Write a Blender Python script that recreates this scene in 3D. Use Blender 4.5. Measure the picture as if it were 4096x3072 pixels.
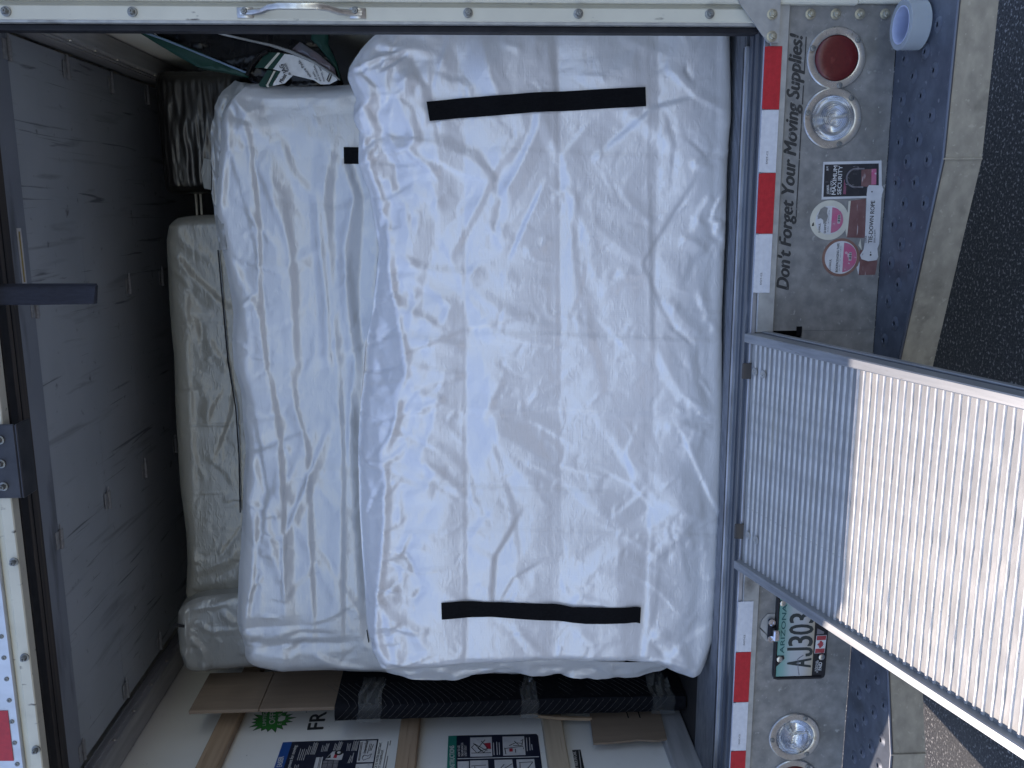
import bpy, math, random
import numpy as np
from mathutils import Matrix, Vector

random.seed(7)
for o in list(bpy.data.objects):
    bpy.data.objects.remove(o)
SC = bpy.context.scene
COL = SC.collection

# ------------------------------------------------------------------ camera
F_PX, IW, IH = 3606.0, 4096.0, 3072.0
YAW, PITCH, ROLL = (math.radians(a) for a in (11.237, 2.535, -0.735))
CAM = np.array([0.0, -2.6409, 1.6891])


def basis():
    cy, sy, cp, sp = math.cos(YAW), math.sin(YAW), math.cos(PITCH), math.sin(PITCH)
    f = np.array([-sy * cp, cy * cp, -sp])
    r = np.array([cy, sy, 0.0])
    u = np.cross(r, f)
    c, s = math.cos(ROLL), math.sin(ROLL)
    return c * -u + s * r, s * u + c * r, f          # the phone was held on its side


IR, IU, FW = basis()
cd = bpy.data.cameras.new('camera')
cd.sensor_fit = 'HORIZONTAL'
cd.sensor_width = 36.0
cd.lens = 36.0 * F_PX / IW
cd.clip_start, cd.clip_end = 0.05, 5000.0
cam = bpy.data.objects.new('camera', cd)
COL.objects.link(cam)
mw = np.eye(4)
mw[:3, 0], mw[:3, 1], mw[:3, 2], mw[:3, 3] = IR, IU, -FW, CAM
cam.matrix_world = Matrix(mw.tolist())
SC.camera = cam

# ------------------------------------------------------------------ light
SUN_DIR = Vector((-1.11, 0.445, 2.63)).normalized()  # towards the sun
world = bpy.data.worlds.new('World')
SC.world = world
world.use_nodes = True
wn = world.node_tree
sky = wn.nodes.new('ShaderNodeTexSky')
sky.sky_type = 'NISHITA'
sky.sun_disc = False
sky.sun_elevation = math.asin(SUN_DIR.z)
sky.sun_rotation = math.atan2(SUN_DIR.x, SUN_DIR.y)
sky.altitude = 1200
sky.dust_density = .4
sky.ozone_density = 1.2
bg = wn.nodes['Background']
bg.inputs[1].default_value = 0.15
wn.links.new(sky.outputs[0], bg.inputs[0])
sl = bpy.data.lights.new('sun', 'SUN')
sl.energy = 2.05
sl.angle = math.radians(0.5)
sl.color = (1.0, 0.94, 0.85)
sun = bpy.data.objects.new('sun', sl)
sun.rotation_euler = SUN_DIR.to_track_quat('Z', 'Y').to_euler()
COL.objects.link(sun)
SC.view_settings.view_transform = 'Standard'
SC.view_settings.look = 'None'
SC.view_settings.exposure = 1.2
SC.view_settings.use_white_balance = True
SC.view_settings.white_balance_temperature = 7050
SC.view_settings.white_balance_tint = 19
SC.view_settings.gamma = 1.0
SC.view_settings.use_curve_mapping = False
SC.cycles.max_bounces = 14
SC.cycles.diffuse_bounces = 8
SC.cycles.transmission_bounces = 10


# ------------------------------------------------------------------ photo geometry -> world
def ray(px, py):
    return IR * ((px - IW / 2) / F_PX) - IU * ((py - IH / 2) / F_PX) + FW


def atY(px, py, Y=0.0):
    d = ray(px, py)
    return CAM + d * ((Y - CAM[1]) / d[1])


def atX(px, py, X):
    d = ray(px, py)
    return CAM + d * ((X - CAM[0]) / d[0])


def atZ(px, py, Z):
    d = ray(px, py)
    return CAM + d * ((Z - CAM[2]) / d[2])


SHEETS = dict(a=(0, 0, .6329), b=(1300, 0, .6329), c=(2696, 0, .6329), d=(0, 1000, .6329), e=(1300, 1000, .6329),
              f=(2696, 1000, .6329), g=(0, 2022, .6329), h=(1300, 2022, .6329), i=(2696, 2022, .6329),
              bag=(500, 80, .4069), sign=(900, 2650, .3617), low=(1700, 2650, .4521), stick=(3080, 620, .3013),
              plate=(2980, 2380, .2411), A=(1350, 100, .3617), B=(840, 300, .7236), C=(840, 1500, .7537),
              D=(1400, 700, .6872), E=(1400, 1600, .6872))


def q(sh, *pts):
    """survey points noted on an enlarged sheet -> photo coordinates"""
    ox, oy, s = SHEETS[sh]
    r = [(ox + p[0] * s, oy + p[1] * s) for p in pts]
    return r[0] if len(r) == 1 else r


# ------------------------------------------------------------------ materials
def new_mat(name):
    m = bpy.data.materials.new(name)
    m.use_nodes = True
    nt = m.node_tree
    return m, nt, nt.nodes['Principled BSDF']


def mix_noise(nt, c1, c2, scale, stretch=(1, 1, 1), detail=6, lo=.35, hi=.65, dist=0.0, rot=(0, 0, 0)):
    tc = nt.nodes.new('ShaderNodeTexCoord')
    mp = nt.nodes.new('ShaderNodeMapping')
    mp.inputs['Scale'].default_value = stretch
    mp.inputs['Rotation'].default_value = rot
    nt.links.new(tc.outputs['Object'], mp.inputs[0])
    nz = nt.nodes.new('ShaderNodeTexNoise')
    nz.inputs['Scale'].default_value = scale
    nz.inputs['Detail'].default_value = detail
    nz.inputs['Distortion'].default_value = dist
    nt.links.new(mp.outputs[0], nz.inputs[0])
    cr = nt.nodes.new('ShaderNodeValToRGB')
    cr.color_ramp.elements[0].position = lo
    cr.color_ramp.elements[1].position = hi
    cr.color_ramp.elements[0].color = (*c1, 1)
    cr.color_ramp.elements[1].color = (*c2, 1)
    nt.links.new(nz.outputs[0], cr.inputs[0])
    return cr.outputs[0], nz.outputs[0], mp


def overlay(nt, base, col, scale, stretch, lo, hi, detail=8, rot=(0, 0, 0), dist=0.0):
    """lay colour col over base where a noise passes lo..hi"""
    f, _, _ = mix_noise(nt, (0, 0, 0), (1, 1, 1), scale, stretch, detail, lo, hi, dist, rot)
    mx = nt.nodes.new('ShaderNodeMixRGB')
    nt.links.new(f, mx.inputs[0])
    nt.links.new(base, mx.inputs[1])
    mx.inputs[2].default_value = (*col, 1)
    return mx.outputs[0]


def bump(nt, b, height, strength, dist=0.002):
    bn = nt.nodes.new('ShaderNodeBump')
    bn.inputs['Strength'].default_value = strength
    bn.inputs['Distance'].default_value = dist
    nt.links.new(height, bn.inputs['Height'])
    nt.links.new(bn.outputs[0], b.inputs['Normal'])
    return bn


def mat(name, c1, c2=None, scale=20, rough=.5, metal=0.0, bmp=0.0, stretch=(1, 1, 1), spec=None, overs=(), rr=0.0,
        bscale=None):
    m, nt, b = new_mat(name)
    c2 = c2 or tuple(x * .85 for x in c1)
    col, nz, mp = mix_noise(nt, c1, c2, scale, stretch)
    for ov in overs:
        col = overlay(nt, col, *ov)
    nt.links.new(col, b.inputs['Base Color'])
    b.inputs['Roughness'].default_value = rough
    b.inputs['Metallic'].default_value = metal
    if spec is not None:
        b.inputs['Specular IOR Level'].default_value = spec
    if rr:
        mr = nt.nodes.new('ShaderNodeMapRange')
        mr.inputs[3].default_value = rough - rr
        mr.inputs[4].default_value = rough + rr
        nt.links.new(nz, mr.inputs[0])
        nt.links.new(mr.outputs[0], b.inputs['Roughness'])
    if bmp:
        if bscale:
            n2 = nt.nodes.new('ShaderNodeTexNoise')
            n2.inputs['Scale'].default_value = bscale
            n2.inputs['Detail'].default_value = 5
            nt.links.new(mp.outputs[0], n2.inputs[0])
            nz = n2.outputs[0]
        bump(nt, b, nz, bmp)
    return m


DIRT = (.09, .08, .065)
M = {}
M['cream'] = mat('cream_paint', (.62, .60, .49), (.57, .55, .45), 9, .38, bmp=.05,
                 overs=[(DIRT, 38, (1, 1, .35), .66, .74), ((.32, .30, .24), 6, (1, 1, .3), .60, .85)])
M['alu_skin'] = mat('riveted_aluminium', (.60, .63, .66), (.5, .53, .56), 14, .42, .55, .05, (1, 1, .5), rr=.12)
M['galv'] = mat('galvanised_steel', (.29, .285, .27), (.19, .19, .185), 26, .52, .35, .06, rr=.1,
                overs=[((.13, .125, .11), 5, (1, 1, 1), .54, .8), ((.36, .36, .34), 45, (1, 1, 1), .62, .72), ((.42, .42, .40), 60, (1, 1, 2), .66, .72)])
M['galv_light'] = mat('galvanised_steel_pale', (.42, .42, .40), (.33, .33, .315), 30, .5, .4, .06, rr=.12,
                      overs=[((.46, .45, .42), 16, (1, 1, 2), .62, .75), (DIRT, 9, (1, 1, 1), .64, .85)])
M['tan_steel'] = mat('weathered_steel_front', (.44, .40, .315), (.33, .30, .24), 34, .6, .3, .1, (.6, 1, 1),
                     overs=[((.16, .15, .12), 12, (1, 1, 1), .58, .8), ((.48, .44, .35), 80, (1, 1, 1), .62, .7)])
M['sill'] = mat('worn_sill_steel', (.13, .145, .17), (.085, .095, .115), 9, .38, .5, .05, (.25, 3, 1), rr=.12,
                overs=[((.3, .31, .33), 40, (.1, 2, 1), .66, .74)])
M['tread'] = mat('worn_tread_steel', (.15, .17, .20), (.10, .115, .14), 18, .45, .45, .08, rr=.1,
                 overs=[((.28, .29, .31), 55, (1, 1, 1), .64, .74), ((.05, .055, .06), 8, (1, 1, 1), .6, .85)])
M['bright_edge'] = mat('rubbed_bright_edge', (.5, .52, .55), (.3, .31, .33), 40, .35, .7, .05, (.2, 1, 1))
M['ramp'] = mat('ramp_aluminium', (.29, .29, .28), (.23, .23, .222), 30, .52, .15, .12, (.35, 1, 1), rr=.12, bscale=220,
                overs=[((.25, .23, .19), 90, (.5, 1.3, 1.3), .69, .75), ((.40, .37, .30), 7, (.4, 1, 1), .58, .85)])
M['ramp_crest'] = mat('rubbed_ramp_crest', (.50, .50, .49), (.38, .38, .37), 60, .45, .25, .1, (.5, 1, 1), rr=.1,
                      overs=[((.27, .26, .24), 70, (.6, 1, 1), .66, .73)])
M['ramp_rail'] = mat('ramp_rail_aluminium', (.32, .335, .35), (.24, .255, .27), 26, .4, .55, .06, (3, .3, .3), rr=.1,
                     overs=[((.2, .2, .2), 70, (2, .4, .4), .67, .74)])
M['stainless'] = mat('stainless_bezel', (.60, .59, .55), (.48, .46, .42), 60, .3, .85, .05, rr=.1,
                     overs=[((.28, .25, .19), 45, (1, 1, 1), .63, .75)])
M['chrome'] = mat('chrome', (.75, .76, .78), (.7, .7, .72), 20, .12, 1.0)
M['bolt'] = mat('zinc_bolt', (.48, .46, .36), (.35, .33, .26), 80, .4, .75, .05)
M['dark_bolt'] = mat('dull_bolt', (.28, .29, .28), (.16, .165, .16), 90, .45, .6, .05)
M['rubber'] = mat('black_rubber', (.010, .010, .013), (.018, .018, .021), 18, .6, spec=.3)
M['black_steel'] = mat('black_painted_plate', (.022, .024, .032), (.04, .042, .05), 20, .45, .1, .06,
                       overs=[((.16, .15, .14), 30, (1, 1, 1), .70, .76)])
M['void'] = mat('cavity_shade_black', (.006, .006, .007), None, 10, .9, spec=.1)  # near-black colour stands in for the shade inside slot, holes and slits
M['door'] = mat('door_grey_paint', (.43, .47, .495), (.385, .425, .45), 4, .5, 0, .05,
                overs=[((.27, .29, .31), 3.2, (7, .55, 1), .60, .74, 8, (0, 0, .32), .5),
                       ((.17, .185, .20), 5, (9, .35, 1), .635, .70, 9, (0, 0, .32), 1.0),
                       
                       ((.18, .19, .20), 22, (1, 1, 1), .66, .76)])
M['door_rail'] = mat('door_bottom_rail_paint', (.28, .31, .35), (.25, .28, .32), 5, .46, .1, .05,
                     overs=[((.4, .41, .42), 60, (.3, 2, 1), .71, .74), ((.09, .10, .115), 4, (.6, 3, 1), .58, .78)])
M['hinge'] = mat('painted_hinge', (.42, .43, .43), (.3, .31, .31), 40, .45, .2, .05)
M['header_wood'] = mat('worn_header_timber', (.075, .062, .052), (.035, .032, .032), 8, .7, 0, .15, (.25, 6, 6),
                       overs=[((.15, .12, .09), 26, (.2, 3, 3), .64, .75)])
M['track'] = mat('dull_track_steel', (.48, .485, .49), (.36, .365, .37), 12, .5, .3, .07, (3, .25, 3),
                 overs=[((.32, .32, .31), 60, (2, .3, 2), .67, .74)])
M['wall'] = mat('off_white_wall_liner', (.80, .80, .755), (.76, .76, .72), 3, .42, bmp=.03,
                overs=[((.62, .62, .58), 9, (1, .6, 1), .64, .82), ((.3, .3, .28), 60, (1, .4, 1), .72, .75)])
M['timber'] = mat('wall_slat_timber', (.42, .30, .20), (.34, .235, .15), 6, .6, 0, .12, (4, .35, 9),
                  overs=[((.2, .12, .075), 7, (3, .5, 14), .60, .74), ((.13, .08, .05), 14, (1, .6, 1), .72, .76)])
M['pale_timber'] = mat('wall_slat_pale_timber', (.50, .41, .30), (.42, .34, .245), 6, .6, 0, .12, (4, .35, 9),
                       overs=[((.3, .22, .15), 7, (3, .5, 14), .62, .76)])
M['floor'] = mat('dark_truck_floor', (.05, .045, .04), (.035, .032, .03), 5, .6, 0, .1, (3, .3, 1))
M['plate_tread'] = mat('ribbed_floor_aluminium', (.30, .31, .325), (.22, .23, .245), 40, .4, .7, .1, (.4, 1, 1), rr=.1)
M['paint_white'] = mat('truck_side_white', (.75, .75, .73), (.7, .7, .68), 4, .35)
M['red_tape'] = mat('red_reflective_tape', (.50, .022, .03), (.42, .018, .025), 70, .3, 0, .1)
M['white_tape'] = mat('white_reflective_tape', (.62, .63, .65), (.55, .56, .585), 70, .28, 0, .1)
M['red_lens'] = mat('red_lamp_lens', (.095, .010, .010), (.12, .013, .012), 90, .3, 0, .12, spec=.5,
                    overs=[((.22, .05, .04), 30, (1, 1, 1), .62, .8)])
M['ink'] = mat('black_print', (.018, .018, .018), (.03, .03, .03), 60, .5)
M['stencil'] = mat('worn_stencil_paint', (.02, .02, .02), (.035, .035, .034), 50, .6,
                   overs=[((.19, .19, .185), 38, (1, 1, 1.5), .60, .68)])
M['white_print'] = mat('white_print', (.68, .68, .66), (.6, .6, .58), 50, .45)
M['navy_print'] = mat('navy_sign_sheet', (.013, .017, .035), (.02, .024, .042), 20, .35)
M['blue_print'] = mat('blue_sign_sheet', (.012, .075, .28), (.015, .085, .3), 20, .35)
M['teal_print'] = mat('teal_sign_sheet', (.01, .20, .15), (.012, .22, .165), 20, .35)
M['green_print'] = mat('green_sticker', (.02, .22, .03), (.025, .25, .04), 20, .4)
M['red_print'] = mat('red_print', (.46, .03, .05), (.4, .025, .045), 30, .4)
M['pink_print'] = mat('faded_pink_print', (.50, .10, .20), (.42, .16, .22), 40, .5,
                      overs=[((.55, .5, .5), 60, (1, 1, 1), .62, .7)])
M['brown_print'] = mat('scuffed_brown_print', (.15, .065, .06), (.20, .10, .095), 30, .5,
                       overs=[((.42, .36, .36), 22, (1, 1, 6), .62, .68, 9, (0, .7, 0)), ((.05, .04, .04), 16, (1, 1, 1), .66, .76)])
M['tan_print'] = mat('tape_brown_print', (.20, .10, .075), (.24, .13, .10), 30, .5)
M['cream_print'] = mat('aged_sticker_cream', (.60, .57, .46), (.52, .50, .42), 24, .5,
                       overs=[((.3, .3, .28), 20, (1, 1, 1), .66, .76)])
M['sticker_white'] = mat('aged_sticker_white', (.60, .60, .59), (.52, .52, .52), 30, .5,
                         overs=[((.25, .25, .25), 50, (1, 1, 1), .67, .73)])
M['sticker_black'] = mat('scratched_black_sticker', (.02, .02, .024), (.03, .03, .034), 40, .4,
                         overs=[((.28, .27, .28), 26, (5, 1, 1), .65, .69, 9, (0, .6, 0)), ((.25, .24, .25), 45, (1, 1, 1), .66, .70)])
M['grey_print'] = mat('worn_grey_print', (.22, .21, .22), (.14, .13, .14), 60, .5)
M['yellow_print'] = mat('gold_caution_print', (.46, .34, .10), (.36, .27, .09), 60, .5)
M['plate_frame'] = mat('black_plate_frame', (.012, .013, .016), None, 20, .35)
M['card'] = mat('corrugated_cardboard', (.26, .195, .14), (.23, .17, .122), 14, .75, 0, .06, (3, 3, .3),
                overs=[((.19, .14, .10), 4, (1, 1, 1), .56, .8)])
M['card_edge'] = mat('cardboard_cut_edge', (.40, .29, .19), (.33, .24, .155), 40, .75)
M['blanket'] = mat('black_moving_blanket', (.006, .0065, .009), (.010, .011, .014), 60, .9, 0, .25, spec=.15)
M['stitch'] = mat('pale_stitching', (.13, .127, .12), (.03, .029, .028), 260, .8)
M['strap'] = mat('black_webbing', (.004, .004, .005), (.007, .007, .008), 300, .9, 0, .35, (1, 1, .3), spec=.12)
M['navy_web'] = mat('navy_pull_strap', (.010, .011, .019), (.015, .017, .027), 200, .85, 0, .3, (1, 1, .2))
M['green_vinyl'] = mat('green_vinyl', (.004, .034, .024), (.006, .042, .03), 8, .45, 0, .05, spec=.25)
M['black_vinyl'] = mat('black_glossy_vinyl', (.004, .004, .005), (.007, .007, .008), 12, .2, 0, .3, (.5, 1, 3), spec=.2)
M['core'] = mat('tape_core_card', (.46, .50, .64), (.42, .46, .58), 40, .6)
M['asphalt'] = mat('asphalt', (.08, .08, .08), (.02, .02, .022), 130, .85, 0, .9,
                   overs=[((.36, .35, .33), 95, (1, 1, 1), .56, .66), ((.04, .04, .04), 70, (1, 1, 1), .60, .7),
                          ((.07, .07, .068), 1.3, (1, 1, 1), .55, .8)])
M['tyre'] = mat('tyre_rubber', (.025, .025, .027), None, 30, .8)


def plastic(name, c, rough, coat, weave=True, trans=0.0, sheen=0.0, crinkle=.35):
    m, nt, b = new_mat(name)
    col, nz, mp = mix_noise(nt, c, tuple(x * .93 for x in c), 3.0)
    nt.links.new(col, b.inputs['Base Color'])
    b.inputs['Roughness'].default_value = rough
    b.inputs['Specular IOR Level'].default_value = .8
    b.inputs['Metallic'].default_value = sheen
    b.inputs['Coat Weight'].default_value = coat
    b.inputs['Coat Roughness'].default_value = .2
    # crinkle: two creased noises, then the woven tape of the film itself
    tc = nt.nodes.new('ShaderNodeTexCoord')
    mp1 = nt.nodes.new('ShaderNodeMapping')
    mp1.inputs['Scale'].default_value = (1, 1, 2.2)
    nt.links.new(tc.outputs['Object'], mp1.inputs[0])
    n1 = nt.nodes.new('ShaderNodeTexNoise')
    n1.noise_type = 'RIDGED_MULTIFRACTAL'
    n1.inputs['Scale'].default_value = 9
    n1.inputs['Detail'].default_value = 4
    n1.inputs['Distortion'].default_value = .6
    nt.links.new(mp1.outputs[0], n1.inputs[0])
    bn1 = nt.nodes.new('ShaderNodeBump')
    bn1.inputs['Strength'].default_value = crinkle
    bn1.inputs['Distance'].default_value = .004
    nt.links.new(n1.outputs[0], bn1.inputs['Height'])
    n3 = nt.nodes.new('ShaderNodeTexNoise')
    n3.noise_type = 'RIDGED_MULTIFRACTAL'
    n3.inputs['Scale'].default_value = 30
    n3.inputs['Detail'].default_value = 3
    n3.inputs['Distortion'].default_value = .9
    nt.links.new(mp1.outputs[0], n3.inputs[0])
    bn3 = nt.nodes.new('ShaderNodeBump')
    bn3.inputs['Strength'].default_value = crinkle
    bn3.inputs['Distance'].default_value = .0022
    nt.links.new(n3.outputs[0], bn3.inputs['Height'])
    nt.links.new(bn1.outputs[0], bn3.inputs['Normal'])
    last = bn3
    if weave:
        for sc_, st, ax in ((1, .34, (60, 60, 900)), (1, .26, (700, 60, 60))):
            mp2 = nt.nodes.new('ShaderNodeMapping')
            mp2.inputs['Scale'].default_value = ax
            nt.links.new(tc.outputs['Object'], mp2.inputs[0])
            n2 = nt.nodes.new('ShaderNodeTexNoise')
            n2.inputs['Scale'].default_value = .22
            n2.inputs['Detail'].default_value = 3
            nt.links.new(mp2.outputs[0], n2.inputs[0])
            b2 = nt.nodes.new('ShaderNodeBump')
            b2.inputs['Strength'].default_value = st
            b2.inputs['Distance'].default_value = .0012
            nt.links.new(n2.outputs[0], b2.inputs['Height'])
            nt.links.new(last.outputs[0], b2.inputs['Normal'])
            last = b2
    nt.links.new(last.outputs[0], b.inputs['Normal'])
    nt.links.new(last.outputs[0], b.inputs['Coat Normal'])
    return m


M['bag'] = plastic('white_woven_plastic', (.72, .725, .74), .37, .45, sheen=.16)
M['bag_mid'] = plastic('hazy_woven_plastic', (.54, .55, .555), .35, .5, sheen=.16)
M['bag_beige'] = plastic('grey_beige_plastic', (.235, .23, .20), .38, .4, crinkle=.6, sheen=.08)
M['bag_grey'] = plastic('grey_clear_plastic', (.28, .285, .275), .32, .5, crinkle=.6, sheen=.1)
M['wrap'] = plastic('black_stretch_wrap', (.008, .0072, .0064), .36, .4, weave=False, crinkle=.3)


def glass(name, col, rough=.06, trans=1.0, ior=1.35):
    m, nt, b = new_mat(name)
    b.inputs['Base Color'].default_value = (*col, 1)
    b.inputs['Roughness'].default_value = rough
    b.inputs['Transmission Weight'].default_value = trans
    b.inputs['IOR'].default_value = ior
    return m


M['clear_lens'] = glass('clear_ribbed_lens', (.92, .93, .92), .05, .92)
M['clear_tape'] = glass('clear_packing_tape', (.66, .71, .72), .18, .6, 1.3)
M['film'] = glass('clear_film', (.55, .57, .57), .22, .93, 1.15)


def plate_mat():
    m, nt, b = new_mat('plate_sheet')
    tc = nt.nodes.new('ShaderNodeTexCoord')
    sp = nt.nodes.new('ShaderNodeSeparateXYZ')
    nt.links.new(tc.outputs['Generated'], sp.inputs[0])
    cr = nt.nodes.new('ShaderNodeValToRGB')
    e = cr.color_ramp.elements
    e[0].position, e[0].color = 0.0, (.42, .36, .26, 1)
    e[1].position, e[1].color = 1.0, (.13, .33, .28, 1)
    for p, c in ((.12, (.44, .40, .33)), (.32, (.47, .47, .46)), (.62, (.42, .46, .45)), (.82, (.22, .38, .34))):
        n = e.new(p)
        n.color = (*c, 1)
    nt.links.new(sp.outputs[2], cr.inputs[0])
    nt.links.new(cr.outputs[0], b.inputs['Base Color'])
    b.inputs['Roughness'].default_value = .35
    return m


M['plate'] = plate_mat()


# ------------------------------------------------------------------ mesh helpers
class MB:
    def __init__(self):
        self.v, self.f = [], []

    def add(self, vs, fs):
        n = len(self.v)
        self.v += [tuple(float(c) for c in p) for p in vs]
        self.f += [tuple(n + i for i in f) for f in fs]
        return self

    def box(self, x0, x1, y0, y1, z0, z1, bev=0.0):
        x0, x1 = min(x0, x1), max(x0, x1)
        y0, y1 = min(y0, y1), max(y0, y1)
        z0, z1 = min(z0, z1), max(z0, z1)
        b = min(bev, (x1 - x0) / 3, (y1 - y0) / 3, (z1 - z0) / 3)
        if b <= 0:
            vs = [(x, y, z) for x in (x0, x1) for y in (y0, y1) for z in (z0, z1)]
            return self.add(vs, [(0, 1, 3, 2), (4, 6, 7, 5), (0, 4, 5, 1), (2, 3, 7, 6), (0, 2, 6, 4), (1, 5, 7, 3)])
        vs, idx = [], {}
        for ix, (X, sx) in enumerate(((x0, 1), (x1, -1))):
            for iy, (Y, sy) in enumerate(((y0, 1), (y1, -1))):
                for iz, (Z, sz) in enumerate(((z0, 1), (z1, -1))):
                    for a, p in enumerate(((X, Y + sy * b, Z + sz * b), (X + sx * b, Y, Z + sz * b), (X + sx * b, Y + sy * b, Z))):
                        idx[ix, iy, iz, a] = len(vs)
                        vs.append(p)
        I = lambda *k: idx[k]
        fs = []
        for k in (0, 1):
            fs.append((I(k, 0, 0, 0), I(k, 0, 1, 0), I(k, 1, 1, 0), I(k, 1, 0, 0)))
            fs.append((I(0, k, 0, 1), I(0, k, 1, 1), I(1, k, 1, 1), I(1, k, 0, 1)))
            fs.append((I(0, 0, k, 2), I(0, 1, k, 2), I(1, 1, k, 2), I(1, 0, k, 2)))
            for l in (0, 1):
                fs.append((I(k, l, 0, 0), I(k, l, 1, 0), I(k, l, 1, 1), I(k, l, 0, 1)))
                fs.append((I(k, 0, l, 0), I(k, 1, l, 0), I(k, 1, l, 2), I(k, 0, l, 2)))
                fs.append((I(0, k, l, 1), I(1, k, l, 1), I(1, k, l, 2), I(0, k, l, 2)))
                for r in (0, 1):
                    fs.append((I(k, l, r, 0), I(k, l, r, 1), I(k, l, r, 2)))
        return self.add(vs, fs)

    def prism(self, pts, d):
        """polygon extruded by vector d"""
        n = len(pts)
        d = np.array(d)
        a = [np.array(p, float) for p in pts]
        self.add([*a, *[p + d for p in a]],
                 [tuple(range(n)), tuple(range(2 * n - 1, n - 1, -1))] + [(i, (i + 1) % n, n + (i + 1) % n, n + i) for i in range(n)])
        return self

    def lathe(self, c, ax, prof, n=32, ref=(0, 0, 1)):
        """profile of (radius, height along ax) revolved round ax at c"""
        ax = np.array(ax, float) / np.linalg.norm(ax)
        r = np.array(ref, float)
        if abs(r @ ax) > .9:
            r = np.array([1.0, 0, 0])
        u = np.cross(ax, r)
        u /= np.linalg.norm(u)
        w = np.cross(ax, u)
        vs = []
        for R, h in prof:
            for k in range(n):
                t = 2 * math.pi * k / n
                vs.append(np.array(c) + ax * h + (u * math.cos(t) + w * math.sin(t)) * R)
        fs = []
        for j in range(len(prof) - 1):
            for k in range(n):
                k2 = (k + 1) % n
                fs.append((j * n + k, j * n + k2, (j + 1) * n + k2, (j + 1) * n + k))
        if prof[0][0] > 1e-6:
            fs.append(tuple(range(n)))
        if prof[-1][0] > 1e-6:
            fs.append(tuple((len(prof) - 1) * n + k for k in range(n - 1, -1, -1)))
        return self.add(vs, fs)

    def tube(self, pts, r, n=8):
        P = [np.array(p, float) for p in pts]
        rr = r if hasattr(r, '__len__') else [r] * len(P)
        vs, fs = [], []
        T0 = P[1] - P[0]
        up = np.array([0, 0, 1.0]) if abs(T0[2]) < .9 * np.linalg.norm(T0) else np.array([0, 1.0, 0])
        for i, p in enumerate(P):
            t = P[min(i + 1, len(P) - 1)] - P[max(i - 1, 0)]
            t /= np.linalg.norm(t)
            a = np.cross(t, up)
            a /= np.linalg.norm(a)
            up = np.cross(a, t)
            for k in range(n):
                an = 2 * math.pi * k / n
                vs.append(p + (a * math.cos(an) + up * math.sin(an)) * rr[i])
        for i in range(len(P) - 1):
            for k in range(n):
                k2 = (k + 1) % n
                fs.append((i * n + k, i * n + k2, (i + 1) * n + k2, (i + 1) * n + k))
        fs += [tuple(range(n - 1, -1, -1)), tuple((len(P) - 1) * n + k for k in range(n))]
        return self.add(vs, fs)

    def grid(self, G):
        a, b = G.shape[:2]
        n = len(self.v)
        self.v += [tuple(p) for p in G.reshape(-1, 3).tolist()]
        i, j = np.meshgrid(np.arange(a - 1), np.arange(b - 1), indexing='ij')
        k = (n + i * b + j).ravel()
        self.f += list(zip(k.tolist(), (k + b).tolist(), (k + b + 1).tolist(), (k + 1).tolist()))
        return self

    def mesh(self, name, smooth=0):
        me = bpy.data.meshes.new(name)
        me.from_pydata(self.v, [], self.f)
        me.validate()
        import bmesh
        bm = bmesh.new()
        bm.from_mesh(me)
        bmesh.ops.recalc_face_normals(bm, faces=bm.faces)
        bm.to_mesh(me)
        bm.free()
        if smooth:
            me.polygons.foreach_set('use_smooth', [True] * len(me.polygons))
            if smooth < 180:
                me.set_sharp_from_angle(angle=math.radians(smooth))
        me.update()
        return me

    def build(self, name, m, parent=None, smooth=0, **kw):
        return link(name, self.mesh(name, smooth), m, parent, **kw)


OFFS = {}


def link(name, me, m, parent=None, loc=(0, 0, 0), rot=None, label=None):
    if m is not None and not me.materials:
        me.materials.append(m)
    o = bpy.data.objects.new(name, me)
    COL.objects.link(o)
    loc = Vector(loc)
    if parent is not None:
        o.parent = parent
        o.matrix_parent_inverse = Matrix.Translation(-OFFS[parent.name])
    o.location = loc
    if rot is not None:
        o.rotation_euler = rot
    OFFS[o.name] = loc
    if label:
        o['label'] = label
    return o


def tag(o, label, cat, group=None):
    o['label'], o['category'] = label, cat
    if group:
        o['group'] = group
    return o


def thing(name, label, cat, loc, group=None):
    o = bpy.data.objects.new(name, None)
    o.empty_display_size = .1
    COL.objects.link(o)
    o.location = loc
    OFFS[o.name] = Vector(loc)
    return tag(o, label, cat, group)


REAR = np.array([0, -1.0, 0])
SIDE = np.array([1.0, 0, 0])


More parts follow.
